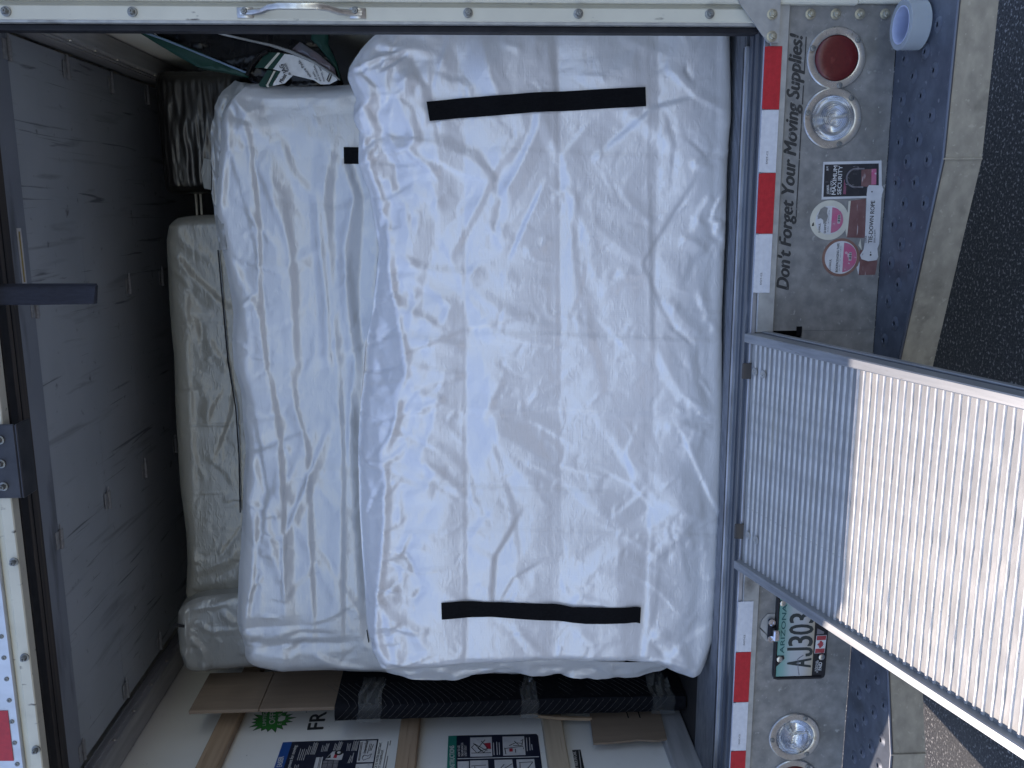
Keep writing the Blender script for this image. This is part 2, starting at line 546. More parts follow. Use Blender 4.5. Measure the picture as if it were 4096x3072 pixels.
def lettering(body, P0, P1, h, m, parent, n=REAR, bold=0.0, shear=0.0, off=.0006, name='lettering', th=.0004):
    """a line of text whose baseline runs from P0 to P1 with capitals h high, on a face with normal n"""
    cu = bpy.data.curves.new('text', 'FONT')
    cu.body = body
    cu.resolution_u = 3
    cu.shear = shear
    ob = bpy.data.objects.new('text', cu)
    COL.objects.link(ob)
    me = bpy.data.meshes.new_from_object(ob.evaluated_get(bpy.context.evaluated_depsgraph_get()))
    bpy.data.objects.remove(ob)
    bpy.data.curves.remove(cu)
    k = len(me.vertices)
    co = np.empty(k * 3)
    me.vertices.foreach_get('co', co)
    co = co.reshape(-1, 3)
    P0, P1 = np.array(P0), np.array(P1)
    L = np.linalg.norm(P1 - P0)
    right = (P1 - P0) / L
    up = np.cross(n, right)
    x0, x1 = co[:, 0].min(), co[:, 0].max()
    cap = .70
    W = P0 + np.outer((co[:, 0] - x0) / (x1 - x0) * L, right) + np.outer(co[:, 1] / cap * h, up) + n * off
    if bold:                                         # heavier strokes: the glyphs laid down several times, slightly shifted
        ps = [tuple(p.vertices) for p in me.polygons]
        mb = MB()
        for j, (dx, dy) in enumerate(((-1, 0), (1, 0), (0, -1), (0, 1), (0, 0))):
            mb.add(W + right * (dx * bold * h) + up * (dy * bold * h * .6) + n * (.00004 * j), ps)
        me = bpy.data.meshes.new(name)
        me.from_pydata(mb.v, [], mb.f)
        me.update()
        return link(name, me, m, parent)
    me.vertices.foreach_set('co', W.ravel())
    me.update()
    me.name = name
    return link(name, me, m, parent)


def decal(pts, m, parent, n=REAR, off=0.0, th=.0012, name='sticker', label=None):
    P = [np.array(p) + n * off for p in pts]
    return MB().prism(P, n * th).build(name, m, parent, label=label)


def disc(c, r, m, parent, n=REAR, off=0.0, th=.0012, name='print_disc', seg=40, label=None):
    return MB().lathe(np.array(c) + n * off, n, [(r, 0), (r, th)], seg).build(name, m, parent, label=label)


# ------------------------------------------------------------------ loose sheet solver
def vnoise(a, b, ca, cb, seed):
    rs = np.random.RandomState(seed)
    g = rs.rand(ca + 2, cb + 2) * 2 - 1
    x = np.linspace(0, ca, a)
    y = np.linspace(0, cb, b)
    i = np.minimum(x.astype(int), ca - 1)
    j = np.minimum(y.astype(int), cb - 1)
    s = (x - i)
    t = (y - j)
    s = (s * s * (3 - 2 * s))[:, None]
    t = (t * t * (3 - 2 * t))[None, :]
    return (g[np.ix_(i, j)] * (1 - s) * (1 - t) + g[np.ix_(i + 1, j)] * s * (1 - t)
            + g[np.ix_(i, j + 1)] * (1 - s) * t + g[np.ix_(i + 1, j + 1)] * s * t)


def fbm(a, b, ca, cb, seed, octv=3, gain=.5):
    r = np.zeros((a, b))
    for k in range(octv):
        r += gain ** k * vnoise(a, b, ca * 2 ** k, cb * 2 ** k, seed + k * 13)
    return r


def relax(P, rest, ground, mob, steps, bend=.12, damp=.86, push=.0, its=3):
    """slack sheet on a body: stretch, shear and bend constraints in colour order, kept on the near side of ground"""
    rh, rv, rd1, rd2, bh, bv = rest
    Q = P.copy()
    m1 = mob[..., None]

    def con(A, B, L, wa, wb, k, onlyshort=False):
        d = B - A
        ln = np.sqrt((d * d).sum(-1)) + 1e-9
        e = (ln - L) / ln
        if onlyshort:
            e = np.minimum(e, 0)
        w = wa + wb + 1e-9
        c = d * (k * e / w)[..., None]
        A += c * wa[..., None]
        B -= c * wb[..., None]

    for s in range(steps):
        V = (P - Q) * damp
        Q = P.copy()
        P += V * m1
        P[..., 1] += push * mob
        P[..., 2] -= .00004 * mob
        for it in range(its):
            for c in (0, 1):
                n = (P.shape[0] - c) // 2
                con(P[c:c + 2 * n - 1:2], P[c + 1:c + 2 * n:2], rh[c:c + 2 * n - 1:2], mob[c:c + 2 * n - 1:2], mob[c + 1:c + 2 * n:2], .9)
                n = (P.shape[1] - c) // 2
                con(P[:, c:c + 2 * n - 1:2], P[:, c + 1:c + 2 * n:2], rv[:, c:c + 2 * n - 1:2], mob[:, c:c + 2 * n - 1:2], mob[:, c + 1:c + 2 * n:2], .9)
            for c in (0, 1):
                n = (P.shape[0] - c) // 2
                sl, s2 = slice(c, c + 2 * n - 1, 2), slice(c + 1, c + 2 * n, 2)
                con(P[sl, :-1], P[s2, 1:], rd1[sl], mob[sl, :-1], mob[s2, 1:], .6)
                con(P[sl, 1:], P[s2, :-1], rd2[sl], mob[sl, 1:], mob[s2, :-1], .6)
            for c in range(4):
                A = P[c:-2:4]
                B = P[c + 2::4][:len(A)]
                con(A, B, bh[c::4], mob[c:-2:4], mob[c + 2::4][:len(A)], bend, True)
                A = P[:, c:-2:4]
                B = P[:, c + 2::4][:, :A.shape[1]]
                con(A, B, bv[:, c::4], mob[:, c:-2:4], mob[:, c + 2::4][:, :A.shape[1]], bend, True)
        P[..., 1] = np.minimum(P[..., 1], ground)
    return P


def rests(P0, sl):
    ln = lambda d: np.sqrt((d * d).sum(-1))
    av = lambda a, b: 1 + .5 * (a + b)
    rh = ln(P0[1:] - P0[:-1]) * av(sl[1:], sl[:-1])
    rv = ln(P0[:, 1:] - P0[:, :-1]) * av(sl[:, 1:], sl[:, :-1])
    d1 = ln(P0[1:, 1:] - P0[:-1, :-1]) * av(sl[1:, 1:], sl[:-1, :-1])
    d2 = ln(P0[1:, :-1] - P0[:-1, 1:]) * av(sl[1:, :-1], sl[:-1, 1:])
    bh = ln(P0[2:] - P0[:-2]) * av(sl[2:], sl[:-2])
    bv = ln(P0[:, 2:] - P0[:, :-2]) * av(sl[:, 2:], sl[:, :-2])
    return rh, rv, d1, d2, bh, bv


def refine(P):
    a, b = P.shape[:2]
    R = np.empty((2 * a - 1, 2 * b - 1) + P.shape[2:])
    R[::2, ::2] = P
    R[1::2, ::2] = .5 * (P[1:] + P[:-1])
    R[::2, 1::2] = .5 * (P[:, 1:] + P[:, :-1])
    R[1::2, 1::2] = .25 * (P[1:, 1:] + P[:-1, :-1] + P[1:, :-1] + P[:-1, 1:])
    return R


def seg_dist(X, Z, pts):
    """signed distance and running parameter to a polyline in the X,Z plane"""
    best = np.full(X.shape, 1e9)
    sgn = np.zeros(X.shape)
    tt = np.zeros(X.shape)
    n = len(pts) - 1
    for k in range(n):
        (x0, z0), (x1, z1) = pts[k], pts[k + 1]
        dx, dz = x1 - x0, z1 - z0
        L2 = dx * dx + dz * dz
        t = np.clip(((X - x0) * dx + (Z - z0) * dz) / L2, 0, 1)
        ex, ez = X - x0 - t * dx, Z - z0 - t * dz
        d = np.hypot(ex, ez)
        m = d < best
        best = np.where(m, d, best)
        sgn = np.where(m, np.sign(dx * ez - dz * ex), sgn)
        tt = np.where(m, (k + t) / n, tt)
    return best, sgn, tt


class Bag:
    """plastic bag drawn over a slab: front sheet with loose film, sides wrapped back"""

    def __init__(self, ypl, top, bottom, end_r, end_l, cell, depth=.22, rad=.06, bow=.02, relief=.48):
        self.relief = relief
        # top / bottom: photo outlines of the upper and lower edge; end_r / end_l: outlines of the two ends
        W = lambda pts: np.array([[p[0], p[2]] for p in (atY(*t, ypl) for t in pts)])
        T, B_, R_, L_ = W(top), W(bottom), W(end_r), W(end_l)
        xr, xl = R_[:, 0].mean(), L_[:, 0].mean()
        zt, zb = T[:, 1].mean(), B_[:, 1].mean()
        Lu, Lv = abs(xr - xl), abs(zt - zb)

        def axis(L, c):
            arc = rad * math.pi / 2
            s = np.linspace(-(depth + arc - rad), L + depth + arc - rad, int(round((L + 2 * depth + 2 * (arc - rad)) / c)) // 8 * 8 + 1)
            a = np.empty_like(s)
            b = np.empty_like(s)
            for k, x in enumerate(s):
                e = min(x, L - x)
                lo = x < L - x
                if e >= rad:
                    aa, bb = e, 0.0
                else:
                    t = (rad - e) / rad
                    if t < math.pi / 2:
                        aa, bb = rad - rad * math.sin(t), rad - rad * math.cos(t)
                    else:
                        aa, bb = 0.0, rad + (t - math.pi / 2) * rad
                a[k] = aa if lo else L - aa
                b[k] = bb
            return a / L, b

        fu, bu = axis(Lu, cell)
        fv, bv = axis(Lv, cell)
        o = lambda A, k: A[np.argsort(A[:, k])]
        T, B_ = o(T, 0), o(B_, 0)
        R_, L_ = o(R_, 1), o(L_, 1)
        Xn = xr + (xl - xr) * fu
        Zn = zb + (zt - zb) * fv
        ztop = np.interp(Xn, T[:, 0], T[:, 1])
        zbot = np.interp(Xn, B_[:, 0], B_[:, 1])
        xR = np.interp(Zn, R_[:, 1], R_[:, 0])
        xL = np.interp(Zn, L_[:, 1], L_[:, 0])
        X = xR[None, :] + (xL - xR)[None, :] * fu[:, None]
        Z = zbot[:, None] + (ztop - zbot)[:, None] * fv[None, :]
        bw = bow * (1 - (2 * fu[:, None] - 1) ** 2) * (1 - (2 * fv[None, :] - 1) ** 2)
        Y = ypl + bu[:, None] + bv[None, :] - bw
        self.P = np.stack([X, Y, Z], -1)
        self.fu, self.fv, self.bu, self.bv = fu, fv, bu, bv
        self.ypl = ypl
        self.side = np.clip(1 - (bu[:, None] + bv[None, :]) / (rad * 1.6), 0, 1)

    def stroke(self, pts, h, w, w2=None, ends=True):
        """a fold line: height h towards the viewer, fading over w on one side and w2 on the other"""
        S = [atY(*p, self.ypl) for p in pts]
        d, s, t = seg_dist(self.P[..., 0], self.P[..., 2], [(p[0], p[2]) for p in S])
        w2 = w2 or w
        ww = np.where(s > 0, w, w2)
        k = np.clip(1 - d / ww, 0, 1)
        if ends:
            k = k * np.clip(np.minimum(t, 1 - t) * 5 + .25, 0, 1)
        self.P[..., 1] -= self.relief * h * k * np.clip(self.side + .25, 0, 1)
        return self

    def slump(self, pts, amount, width):
        """film beyond the seam line falls back towards the rear edge of the slab"""
        S = [atY(*p, self.ypl) for p in pts]
        X, Z = self.P[..., 0], self.P[..., 2]
        d, s, t = seg_dist(X, Z, [(p[0], p[2]) for p in S])
        k = np.where(s < 0, np.clip(d / width, 0, 1.6), 0) * np.clip((S[0][0] - X) / .18, 0, 1)
        self.P[..., 1] += amount * k * np.clip(self.side + .4, 0, 1)
        return self

    def scallop(self, zs, amp):
        """pillows between the straight package folds at photo x = zs"""
        zz = sorted(atY(x, 1500, self.ypl)[2] for x in zs)
        Z = self.P[..., 2]
        h = np.zeros(Z.shape)
        for a, b in zip(zz[:-1], zz[1:]):
            t = np.clip((Z - a) / (b - a), 0, 1)
            h += 4 * t * (1 - t)
        self.P[..., 1] -= amp * h * self.side
        return self

    def settle(self, slack, seed, steps=(60, 40, 14), gap=.004, jit=.004, cells=(9, 7), push=.0002):
        """loosen the film: coarse folds first, then finer ones on top of them"""
        n = len(slack)
        full, S_ = self.P, None
        sides = [self.side[::2 ** k, ::2 ** k] for k in range(n)][::-1]
        base = [full[::2 ** k, ::2 ** k] for k in range(n)][::-1]
        for lv in range(n):
            P0, sd = base[lv], sides[lv]
            P = P0.copy() if S_ is None else refine(S_) + (P0 - refine(base[lv - 1]))
            a, b = P.shape[:2]
            rs = fbm(a, b, cells[0], cells[1], seed + lv * 101, 3)
            sl = np.clip(slack[lv] * (1 + 1.6 * rs), 0, None) * sd
            ref = P0 if lv == 0 else P
            rest = rests(ref, sl)
            mob = np.clip(sd * 1.6, 0, 1)
            mob[[0, -1], :] = 0
            mob[:, [0, -1]] = 0
            P[..., 1] -= (jit / (lv + 1) ** 1.5) * fbm(a, b, cells[0] * 3 * (lv + 1), cells[1] * 3 * (lv + 1), seed + 7 + lv, 3, .7) * sd
            P = relax(P, rest, P0[..., 1] + gap, mob, steps[lv], (.12, .07, .03)[min(lv, 2)], push=push)
            S_ = P
        self.S = S_
        return self

    def crumple(self, seed, sets):
        """sharp creases left in the film: (count, length, height, width, bias of direction towards the bag's length)"""
        rs = np.random.RandomState(seed)
        X, Z = self.S[..., 0].copy(), self.S[..., 2].copy()
        D = np.zeros(X.shape)
        na, nb = X.shape
        sd = np.clip(self.side * 1.3, 0, 1)
        for count, ln, h, w, bias, *zone in sets:
            for _ in range(count):
                i0, j0 = rs.randint(0, na), rs.randint(0, nb)
                if sd[i0, j0] < .5 or (zone and not zone[0] < Z[i0, j0] < zone[1]):
                    continue
                an = rs.randn() * bias + (0 if rs.rand() < (.12 if zone else .6) else math.pi / 2)
                L, H = ln * rs.uniform(.4, 1.3), h * rs.uniform(.4, 1.2) * (1 if rs.rand() < .6 else -1)
                wa, wb = w * rs.uniform(.25, 1.2), w * rs.uniform(.25, 1.2)
                if rs.rand() < .45:
                    wa *= .2
                cx, cz = X[i0, j0], Z[i0, j0]
                dx, dz = math.cos(an) * L / 2, math.sin(an) * L / 2
                R = L / 2 + max(wa, wb)
                ii = np.where(np.abs(X[:, j0] - cx) < R)[0]
                jj = np.where(np.abs(Z[i0, :] - cz) < R)[0]
                if len(ii) < 2 or len(jj) < 2:
                    continue
                sl = (slice(ii[0], ii[-1] + 1), slice(jj[0], jj[-1] + 1))
                kx, kz = rs.randn() * L * .10, rs.randn() * L * .10
                d, sg, t = seg_dist(X[sl], Z[sl], [(cx - dx, cz - dz), (cx + kx, cz + kz), (cx + dx, cz + dz)])
                k = np.clip(1 - d / np.where(sg > 0, wa, wb), 0, 1) * np.clip(np.minimum(t, 1 - t) * 4 + .05, 0, 1)
                D[sl] += H * k
        self.S[..., 1] -= D * sd
        return self

    def build(self, name, m, parent=None, sub=0):
        me = bpy.data.meshes.new(name)
        mb = MB()
        mb.grid(self.S)
        me.from_pydata(mb.v, [], mb.f)
        me.polygons.foreach_set('use_smooth', [True] * len(me.polygons))
        me.update()
        return link(name, me, m, parent)

    def y_at(self, x, z):
        d = (self.S[..., 0] - x) ** 2 + (self.S[..., 2] - z) ** 2
        k = np.argpartition(d.ravel(), 40)[:40]
        return self.S[..., 1].ravel()[k].min()


def webbing(bag, upper, lower, name, parent, m=None, n=48):
    """sewn-on carrying handle between two outlines, lying on the sheet"""
    m = m or M['strap']
    U = np.array([[p[0], p[2]] for p in (atY(*t, bag.ypl - .01) for t in upper)])
    Lw = np.array([[p[0], p[2]] for p in (atY(*t, bag.ypl - .01) for t in lower)])

    def res(A):
        s = np.r_[0, np.cumsum(np.hypot(*np.diff(A, axis=0).T))]
        t = np.linspace(0, s[-1], n)
        return np.c_[np.interp(t, s, A[:, 0]), np.interp(t, s, A[:, 1])]

    U, Lw = res(U), res(Lw)
    k = 5
    G = np.zeros((n, k, 3))
    for j in range(k):
        G[:, j, [0, 2]] = U + (Lw - U) * j / (k - 1)
    yy = np.array([[bag.y_at(G[i, j, 0], G[i, j, 2]) for j in range(k)] for i in range(n)])
    y = yy.min(1)
    ys = np.array([y[max(0, i - 2):i + 3].mean() for i in range(n)])
    ys = np.minimum(ys, y)
    G[..., 1] = .6 * ys[:, None] + .4 * np.minimum(yy, ys[:, None] + .006) - .004
    H = G.copy()
    H[..., 1] += .0025
    mb = MB()
    mb.grid(G)
    mb.grid(H)
    N = n * k
    e = [(i, 0) for i in range(n)] + [(n - 1, j) for j in range(1, k)] + [(i, k - 1) for i in range(n - 2, -1, -1)] + [(0, j) for j in range(k - 2, 0, -1)]
    ids = [i * k + j for i, j in e]
    for a, b in zip(ids, ids[1:] + ids[:1]):
        mb.f.append((a, b, b + N, a + N))
    return mb.build(name, m, parent, smooth=50)

# ------------------------------------------------------------------ ground
g = MB()
g.grid(np.array([[(x, y, 0.0) for y in (-900, -60, -12, 12, 60, 900)] for x in (-900, -60, -12, 12, 60, 900)], float))
ground = g.build('asphalt_ground', M['asphalt'])
ground['kind'] = 'structure'

# ------------------------------------------------------------------ truck body
CX = -.738                                       # the truck's centre line
XWL, XWR = -2.09, .60                            # inner wall faces
mir = lambda x: 2 * CX - x
FL = .853                                        # floor height
truck = thing('box_truck', 'box truck seen from behind with its rear door rolled up over the loaded mattresses', 'truck', (CX, 0, 0))

b = MB()
b.box(-2.145, XWL, .04, 6.2, .70, 3.34)
left_wall = b.build('side_wall', M['wall'], truck, label='off-white inner wall with timber slats and signs')
MB().box(XWR, .655, .04, 6.2, .70, 3.34).build('side_wall', M['wall'], truck)
MB().box(XWL, XWR, 6.15, 6.2, .86, 3.26).build('front_wall', M['wall'], truck)
MB().box(-2.145, .655, .04, 6.2, 3.342, 3.38).build('roof', M['paint_white'], truck)
floor = MB().box(XWL + .002, XWR - .002, .445, 6.15, .76, FL - .004).build('floor', M['floor'], truck)
# ribbed aluminium strip behind the sill
pl = MB().box(XWL + .003, XWR - .003, .176, .443, .80, FL)
for k in range(17):
    y = .190 + k * .0148
    pl.box(XWL + .05, XWR - .05, y, y + .0075, FL, FL + .004, .0015)
pl.build('ribbed_floor_plate', M['plate_tread'], truck)
# sill with seal and bright strips
b = MB()
b.box(-2.05, .548, .004, .142, .80, FL)
b.box(-2.05, .486, .040, .052, FL, FL + .006)
b.box(-2.05, .486, .098, .106, FL, FL + .004)
b.build('door_sill', M['sill'], truck)
MB().box(-2.03, .46, .1425, .156, .82, FL + .012, .002).build('sill_strip', M['bright_edge'], truck)
b = MB()
for k in range(3):
    b.box(-2.03, .46, .159 + k * .006, .1625 + k * .006, .82, FL + .009, .001)
b.build('sill_seal', M['rubber'], truck)
MB().box(-2.05, .545, -.006, .003, .842, FL + .004, .002).build('sill_lip', M['bright_edge'], truck)

# right rear post, and the same on the other side outside the picture
for sgn in (1, -1):
    X = (lambda x: x) if sgn > 0 else mir
    b = MB()
    b.box(X(.496), X(.5335), -.012, .04, .864, 3.32, .003)
    b.box(X(.5335), X(.5445), .002, .04, .864, 3.32)
    post = b.build('rear_post', M['cream'], truck)
    MB().box(X(.5445), X(.66), -.022, .04, .60, 3.34, .004).build('corner_post', M['cream'], truck)
    MB().box(X(.489), X(.4958), -.008, .05, .864, 3.06).build('post_return', M['galv_light'], truck)
    MB().box(X(.4725), X(.4886), .012, .06, .868, 3.06, .003).build('post_seal', M['rubber'], truck)


def bolt_mesh(r, h, hexa=True):
    b = MB()
    b.lathe((0, 0, 0), (0, -1, 0), [(r * 1.55, 0), (r * 1.55, h * .18), (r * 1.1, h * .24)], 20)
    if hexa:
        b.lathe((0, -h * .2, 0), (0, -1, 0), [(r * 1.05, 0), (r * 1.05, h * .55), (r * .82, h * .72)], 6)
        b.lathe((0, -h * .8, 0), (0, -1, 0), [(r * .42, 0), (r * .42, h * .35), (r * .3, h * .42)], 10)
    else:
        b.lathe((0, -h * .15, 0), (0, -1, 0), [(r, 0), (r * .9, h * .4), (r * .5, h * .62), (0, h * .66)], 16)
    return b.mesh('bolt', 35)


BOLT, STUD = bolt_mesh(.0095, .014), bolt_mesh(.0085, .02)
for px, py in ((25, 46), (530, 48), (980, 48), (1422, 47), (1872, 52), (2313, 55), (2838, 56)):
    p = atY(px, py, -.012)
    link('bolt', STUD, M['dark_bolt'], truck, (p[0], -.012, p[2]), (0, random.random(), 0))

# grab handle on the post
hx = .515
za, zb_ = atY(975, 48, -.03)[2], atY(1428, 48, -.03)[2]
b = MB()
pts = [(hx, -.016, za + .012), (hx, -.018, za - .02), (hx, -.034, za - .048), (hx + .004, -.062, za - .075), (hx + .006, -.07, za - .10),
       (hx + .006, -.07, zb_ + .10), (hx + .004, -.062, zb_ + .075), (hx, -.034, zb_ + .048), (hx, -.018, zb_ + .02), (hx, -.016, zb_ - .012)]
rad = [.008, .0085, .0085, .009, .009, .009, .009, .0085, .0085, .008]
b.tube(pts, rad, 12)
for z in (za, zb_):
    b.box(hx - .014, hx + .014, -.0165, -.0122, z - .022, z + .022, .002)
b.build('grab_handle', M['stainless'], truck, smooth=50)

# header over the opening
b = MB()
b.box(-1.995, .52, -.012, .03, 3.062, 3.098, .003)
b.build('header_rail', M['cream'], truck)
MB().box(-1.995, .52, -.002, .03, 3.0985, 3.118).build('header_groove', M['cream'], truck)
MB().box(-2.145, .66, -.016, .03, 3.1185, 3.30, .003).build('header_skin', M['alu_skin'], truck)
MB().box(-2.145, .66, -.02, .035, 3.3005, 3.335, .004).build('roof_rail', M['cream'], truck)
MB().box(-1.98, .488, .0305, .075, 3.058, 3.12, .002).build('header_seal', M['rubber'], truck)
b = MB().box(-1.98, .488, .0765, .152, 3.060, 3.13, .003)
b.build('header_timber', M['header_wood'], truck)
MB().box(-1.98, .488, .1, .103, 3.0575, 3.0598).build('timber_joint', M['rubber'], truck)
RIV = MB().lathe((0, 0, 0), (0, -1, 0), [(.0075, 0), (.0072, .002), (.005, .003), (.0022, .0032), (.002, .0012), (0, .0012)], 14).mesh('rivet', 40)
for k in range(13):
    p = np.array(q('g', (8, 828))) * (1 - k / 5) + np.array(q('g', (92, 1500))) * (k / 5)
    w = atY(p[0], p[1], -.016)
    if w[0] > -2.1:
        link('rivet', RIV, M['dark_bolt'], truck, (w[0], -.0162, w[2]))
for px, py in q('g', (90, 355), (158, 958), (230, 1540)):
    p = atY(px, py, -.012)
    link('bolt', STUD, M['dark_bolt'], truck, (p[0], -.012, p[2]), (0, random.random() * 3, 0))
# red marker tape on the header
rt = [atY(*p, -.0165) for p in q('g', (-60, 1296), (50, 1296), (88, 1612), (-60, 1612))]
decal(rt, M['red_tape'], truck, off=.0006, name='marker_tape')

# latch plate
w0, w1 = atY(*q('d', (100, 1100)), -.02), atY(*q('d', (155, 1565)), -.02)
zp = .5 * (w0[2] + w1[2])
b = MB()
b.box(w1[0], w0[0], -.026, -.0165, zp + .004, 3.25, .004)
b.box(w1[0], w0[0], -.026, .055, zp - .004, zp + .0035, .003)
latch = b.build('latch_plate', M['black_steel'], truck)
for px, py in q('d', (0, 1200), (8, 1350), (24, 1493)):
    p = atY(px, py, -.026)
    link('latch_bolt', STUD, M['bolt'], latch, (p[0], -.0262, p[2]), (0, random.random() * 3, 0))

# door overhead, rolled back on its tracks
ZD = 3.082
door = MB().box(-1.926, .517, 2.702, 2.72, ZD + .02, ZD + .03).build('roll_up_door', M['door'], truck)
edges = [.156, .290, .700, 1.094, 1.492, 1.89, 2.29, 2.70]
for k, (y0, y1) in enumerate(zip(edges[:-1], edges[1:])):
    drop = -.004 if k == 0 else 0
    MB().box(-1.926, .517, y0 + .0007, y1 - .0007, ZD + drop, ZD + .024).build('door_panel', M['door_rail'] if k == 0 else M['door'], door)
b = MB()
b.box(-.030, .030, -.028, .028, -.003, 0, .001)
for j in range(5):
    b.lathe((-.034 + j * .0137, 0, -.0065), (1, 0, 0), [(.0055, 0), (.0066, .001), (.0066, .0122), (.0055, .0132)], 10)
b.lathe((.034, 0, -.0065), (1, 0, 0), [(.0035, 0), (.0035, .012), (.001, .018)], 8)
HINGE = b.mesh('hinge', 40)
for x in (.466, -.315, -1.092, -1.880):
    for y in edges[1:6]:
        link('hinge', HINGE, M['hinge'], door, (x, y, ZD - .004))
# caution strip on the bottom rail
s0, s1 = atZ(*q('a', (118, 1442)), ZD - .006), atZ(*q('d', (150, 224)), ZD - .006)
b = MB().box(s1[0], s0[0], s0[1] - .014, s0[1] + .014, ZD - .0062, ZD - .0052)
cs = b.build('caution_strip', M['white_print'], door)
MB().box(s1[0] + .01, s0[0] - .01, s0[1] - .005, s0[1] + .004, ZD - .0068, ZD - .0063).build('print_band', M['yellow_print'], door)
# webbing loop to pull the door down
zt, zl = 3.10, atY(*q('d', (600, 285)), .03)[2]
x0, x1 = atY(*q('d', (300, 343)), .03)[0], atY(*q('d', (300, 228)), .03)[0]
loop = []
for s in np.linspace(0, 1, 16):
    loop.append((.020 + .003 * math.sin(s * 9), zt + (zl - zt) * s))
for s in np.linspace(0, math.pi, 9)[1:-1]:
    loop.append((.020 + .011 * (1 - math.cos(s)), zl - .006 * math.sin(s)))
for s in np.linspace(0, 1, 16):
    loop.append((.042 + .010 * math.sin(s * 3), zl + (zt - zl) * s))
G = np.zeros((len(loop), 5, 3))
for i, (y, z) in enumerate(loop):
    tw = .004 * math.sin(i * .22)
    for j in range(5):
        G[i, j] = (x0 + (x1 - x0) * j / 4 + (.006 if i > 22 else 0), y + tw * (j - 2) / 2, z - .010 * (j - 2) / 4 * min(1, i / 12) * (1 if i < 24 else .6))
b = MB().grid(G)
lp = b.build('pull_strap', M['navy_web'], door, smooth=60)
md = lp.modifiers.new('thickness', 'SOLIDIFY')
md.thickness = .0022

# door tracks and wall trim
for X0, X1, zb2 in ((.53, .598, 2.962), (-2.088, -1.975, 3.042)):
    b = MB()
    b.box(X0, X1, .16, 5.0, zb2, 3.102, .004)
    sx = X0 if X0 > 0 else X1
    b.box(sx - .006, sx + .006, .16, 5.0, zb2 + .022, zb2 + .03)
    b.box(sx - .004, sx + .004, .16, 5.0, zb2 + .052, zb2 + .056)
    tr = b.build('door_track', M['track'], truck)
    for k in range(8):
        y = .30 + k * .2
        MB().lathe((sx + (-.001 if sx > 0 else .001), y, zb2 + .012), (-1 if sx > 0 else 1, 0, 0), [(.008, 0), (.006, .004), (0, .005)], 10).build('track_screw', M['stainless'], tr, smooth=50)
MB().box(XWL, -2.043, .05, 6.1, FL, .957, .004).build('kick_rail', M['track'], truck)

# slats on the left wall
for k, (pu, pd, pal) in enumerate(((q('g', (1400, 1310)), q('g', (1530, 1300)), 0), (q('h', (480, 1345)), q('h', (600, 1350)), 0), (q('h', (1370, 1340)), q('h', (1495, 1340)), 1))):
    xf = -2.048
    zu, zd = atX(*pu, xf)[2], atX(*pd, xf)[2]
    MB().box(XWL, xf, .07, 4.2, zd, zu, .004).build('wall_slat', M['pale_timber' if pal else 'timber'], truck, label='pale sanded timber slat' if pal else None)

# ------------------------------------------------------------------ wall signs
XS = XWL + .0004
W = lambda sh, *pts: [atX(*p, XS) for p in (q(sh, *pts) if len(pts) > 1 else [q(sh, *pts)])]


def wall_text(body, sh, p0, p1, cap, m, par, bold=.0, off=.003):
    a, c = W(sh, p0, p1)
    return lettering(body, a, c, cap, m, par, SIDE, bold, off=off)


def wall_box(sh, pts, m, par, off, name, th=.0006):
    return decal(W(sh, *pts), m, par, SIDE, off, th, name)


def ext(p, k):
    """carry a sign edge on past the picture's border, towards the door opening"""
    return p + np.array([0, -k, 0])


# appliance dolly instructions
t0, t1, t2, t3 = W('low', (206, 652), (280, 649), (985, 634), (1000, 650))
body = [t1, t2, t3, ext(t3, .30), ext(t1, .30)]
sg = decal(body, M['navy_print'], truck, SIDE, 0, .0012, 'wall_sign', label='navy instructions sign with green heading')
decal([t0, t1, ext(t1, .30), ext(t0, .30)], M['teal_print'], sg, SIDE, 0, .0013, 'sign_heading')
wall_text('INSTRUCTIONS', 'low', (262, 945), (258, 742), .0185, M['white_print'], sg, .02)
for i, (tx, p0, p1) in enumerate((('HOW TO USE', (312, 836), (308, 740)), ('THE APPLIANCE &', (342, 836), (337, 716)), ('UTILITY DOLLY', (370, 834), (366, 740)))):
    wall_text(tx, 'low', p0, p1, .0088, M['white_print'], sg, .02)
boxes = [((399, 668), (590, 662), (596, 832), (399, 836)), ((685, 660), (876, 655), (890, 820), (692, 826)),
         ((288, 880), (388, 876), (388, 960), (288, 964)), ((398, 872), (556, 868), (562, 960), (400, 964)),
         ((613, 866), (772, 862), (784, 960), (620, 964)), ((808, 862), (966, 857), (978, 960), (816, 964))]
for bx in boxes:
    wall_box('low', bx, M['sticker_white'], sg, .0012, 'picture_panel')
wall_box('low', ((288, 852), (1008, 834), (1009, 839), (288, 857)), M['white_print'], sg, .0012, 'print_rule')


def wall_lines(sh, par, m, segs, r=.0011):
    b = MB()
    for s in segs:
        b.tube([p + SIDE * .002 for p in W(sh, *s)], r, 4)
    return b.build('line_drawing', m, par)


wall_lines('low', sg, M['ink'], [((412, 755), (440, 725), (520, 770), (553, 782)), ((412, 755), (460, 806), (555, 760)), ((470, 760), (530, 688)),
                                 ((430, 720), (520, 800)), ((520, 800), (556, 764), (500, 700)), ((470, 762), (500, 790)), ((410, 806), (585, 802)),
                                 ((745, 740), (800, 715), (862, 720), (850, 740), (780, 738)), ((790, 700), (830, 735)), ((845, 700), (866, 684), (858, 736)),
                                 ((705, 760), (716, 815)), ((705, 765), (868, 745), (872, 770)), ((800, 770), (802, 800)),
                                 ((410, 920), (540, 912)), ((440, 925), (445, 960)), ((650, 960), (700, 905)), ((690, 950), (770, 900)), ((832, 890), (955, 884)),
                                 ((840, 890), (842, 960)), ((900, 950), (950, 890))], .0016)
wall_box('low', ((520, 720), (580, 714), (584, 766), (548, 768)), M['red_print'], sg, .0019, 'red_block')
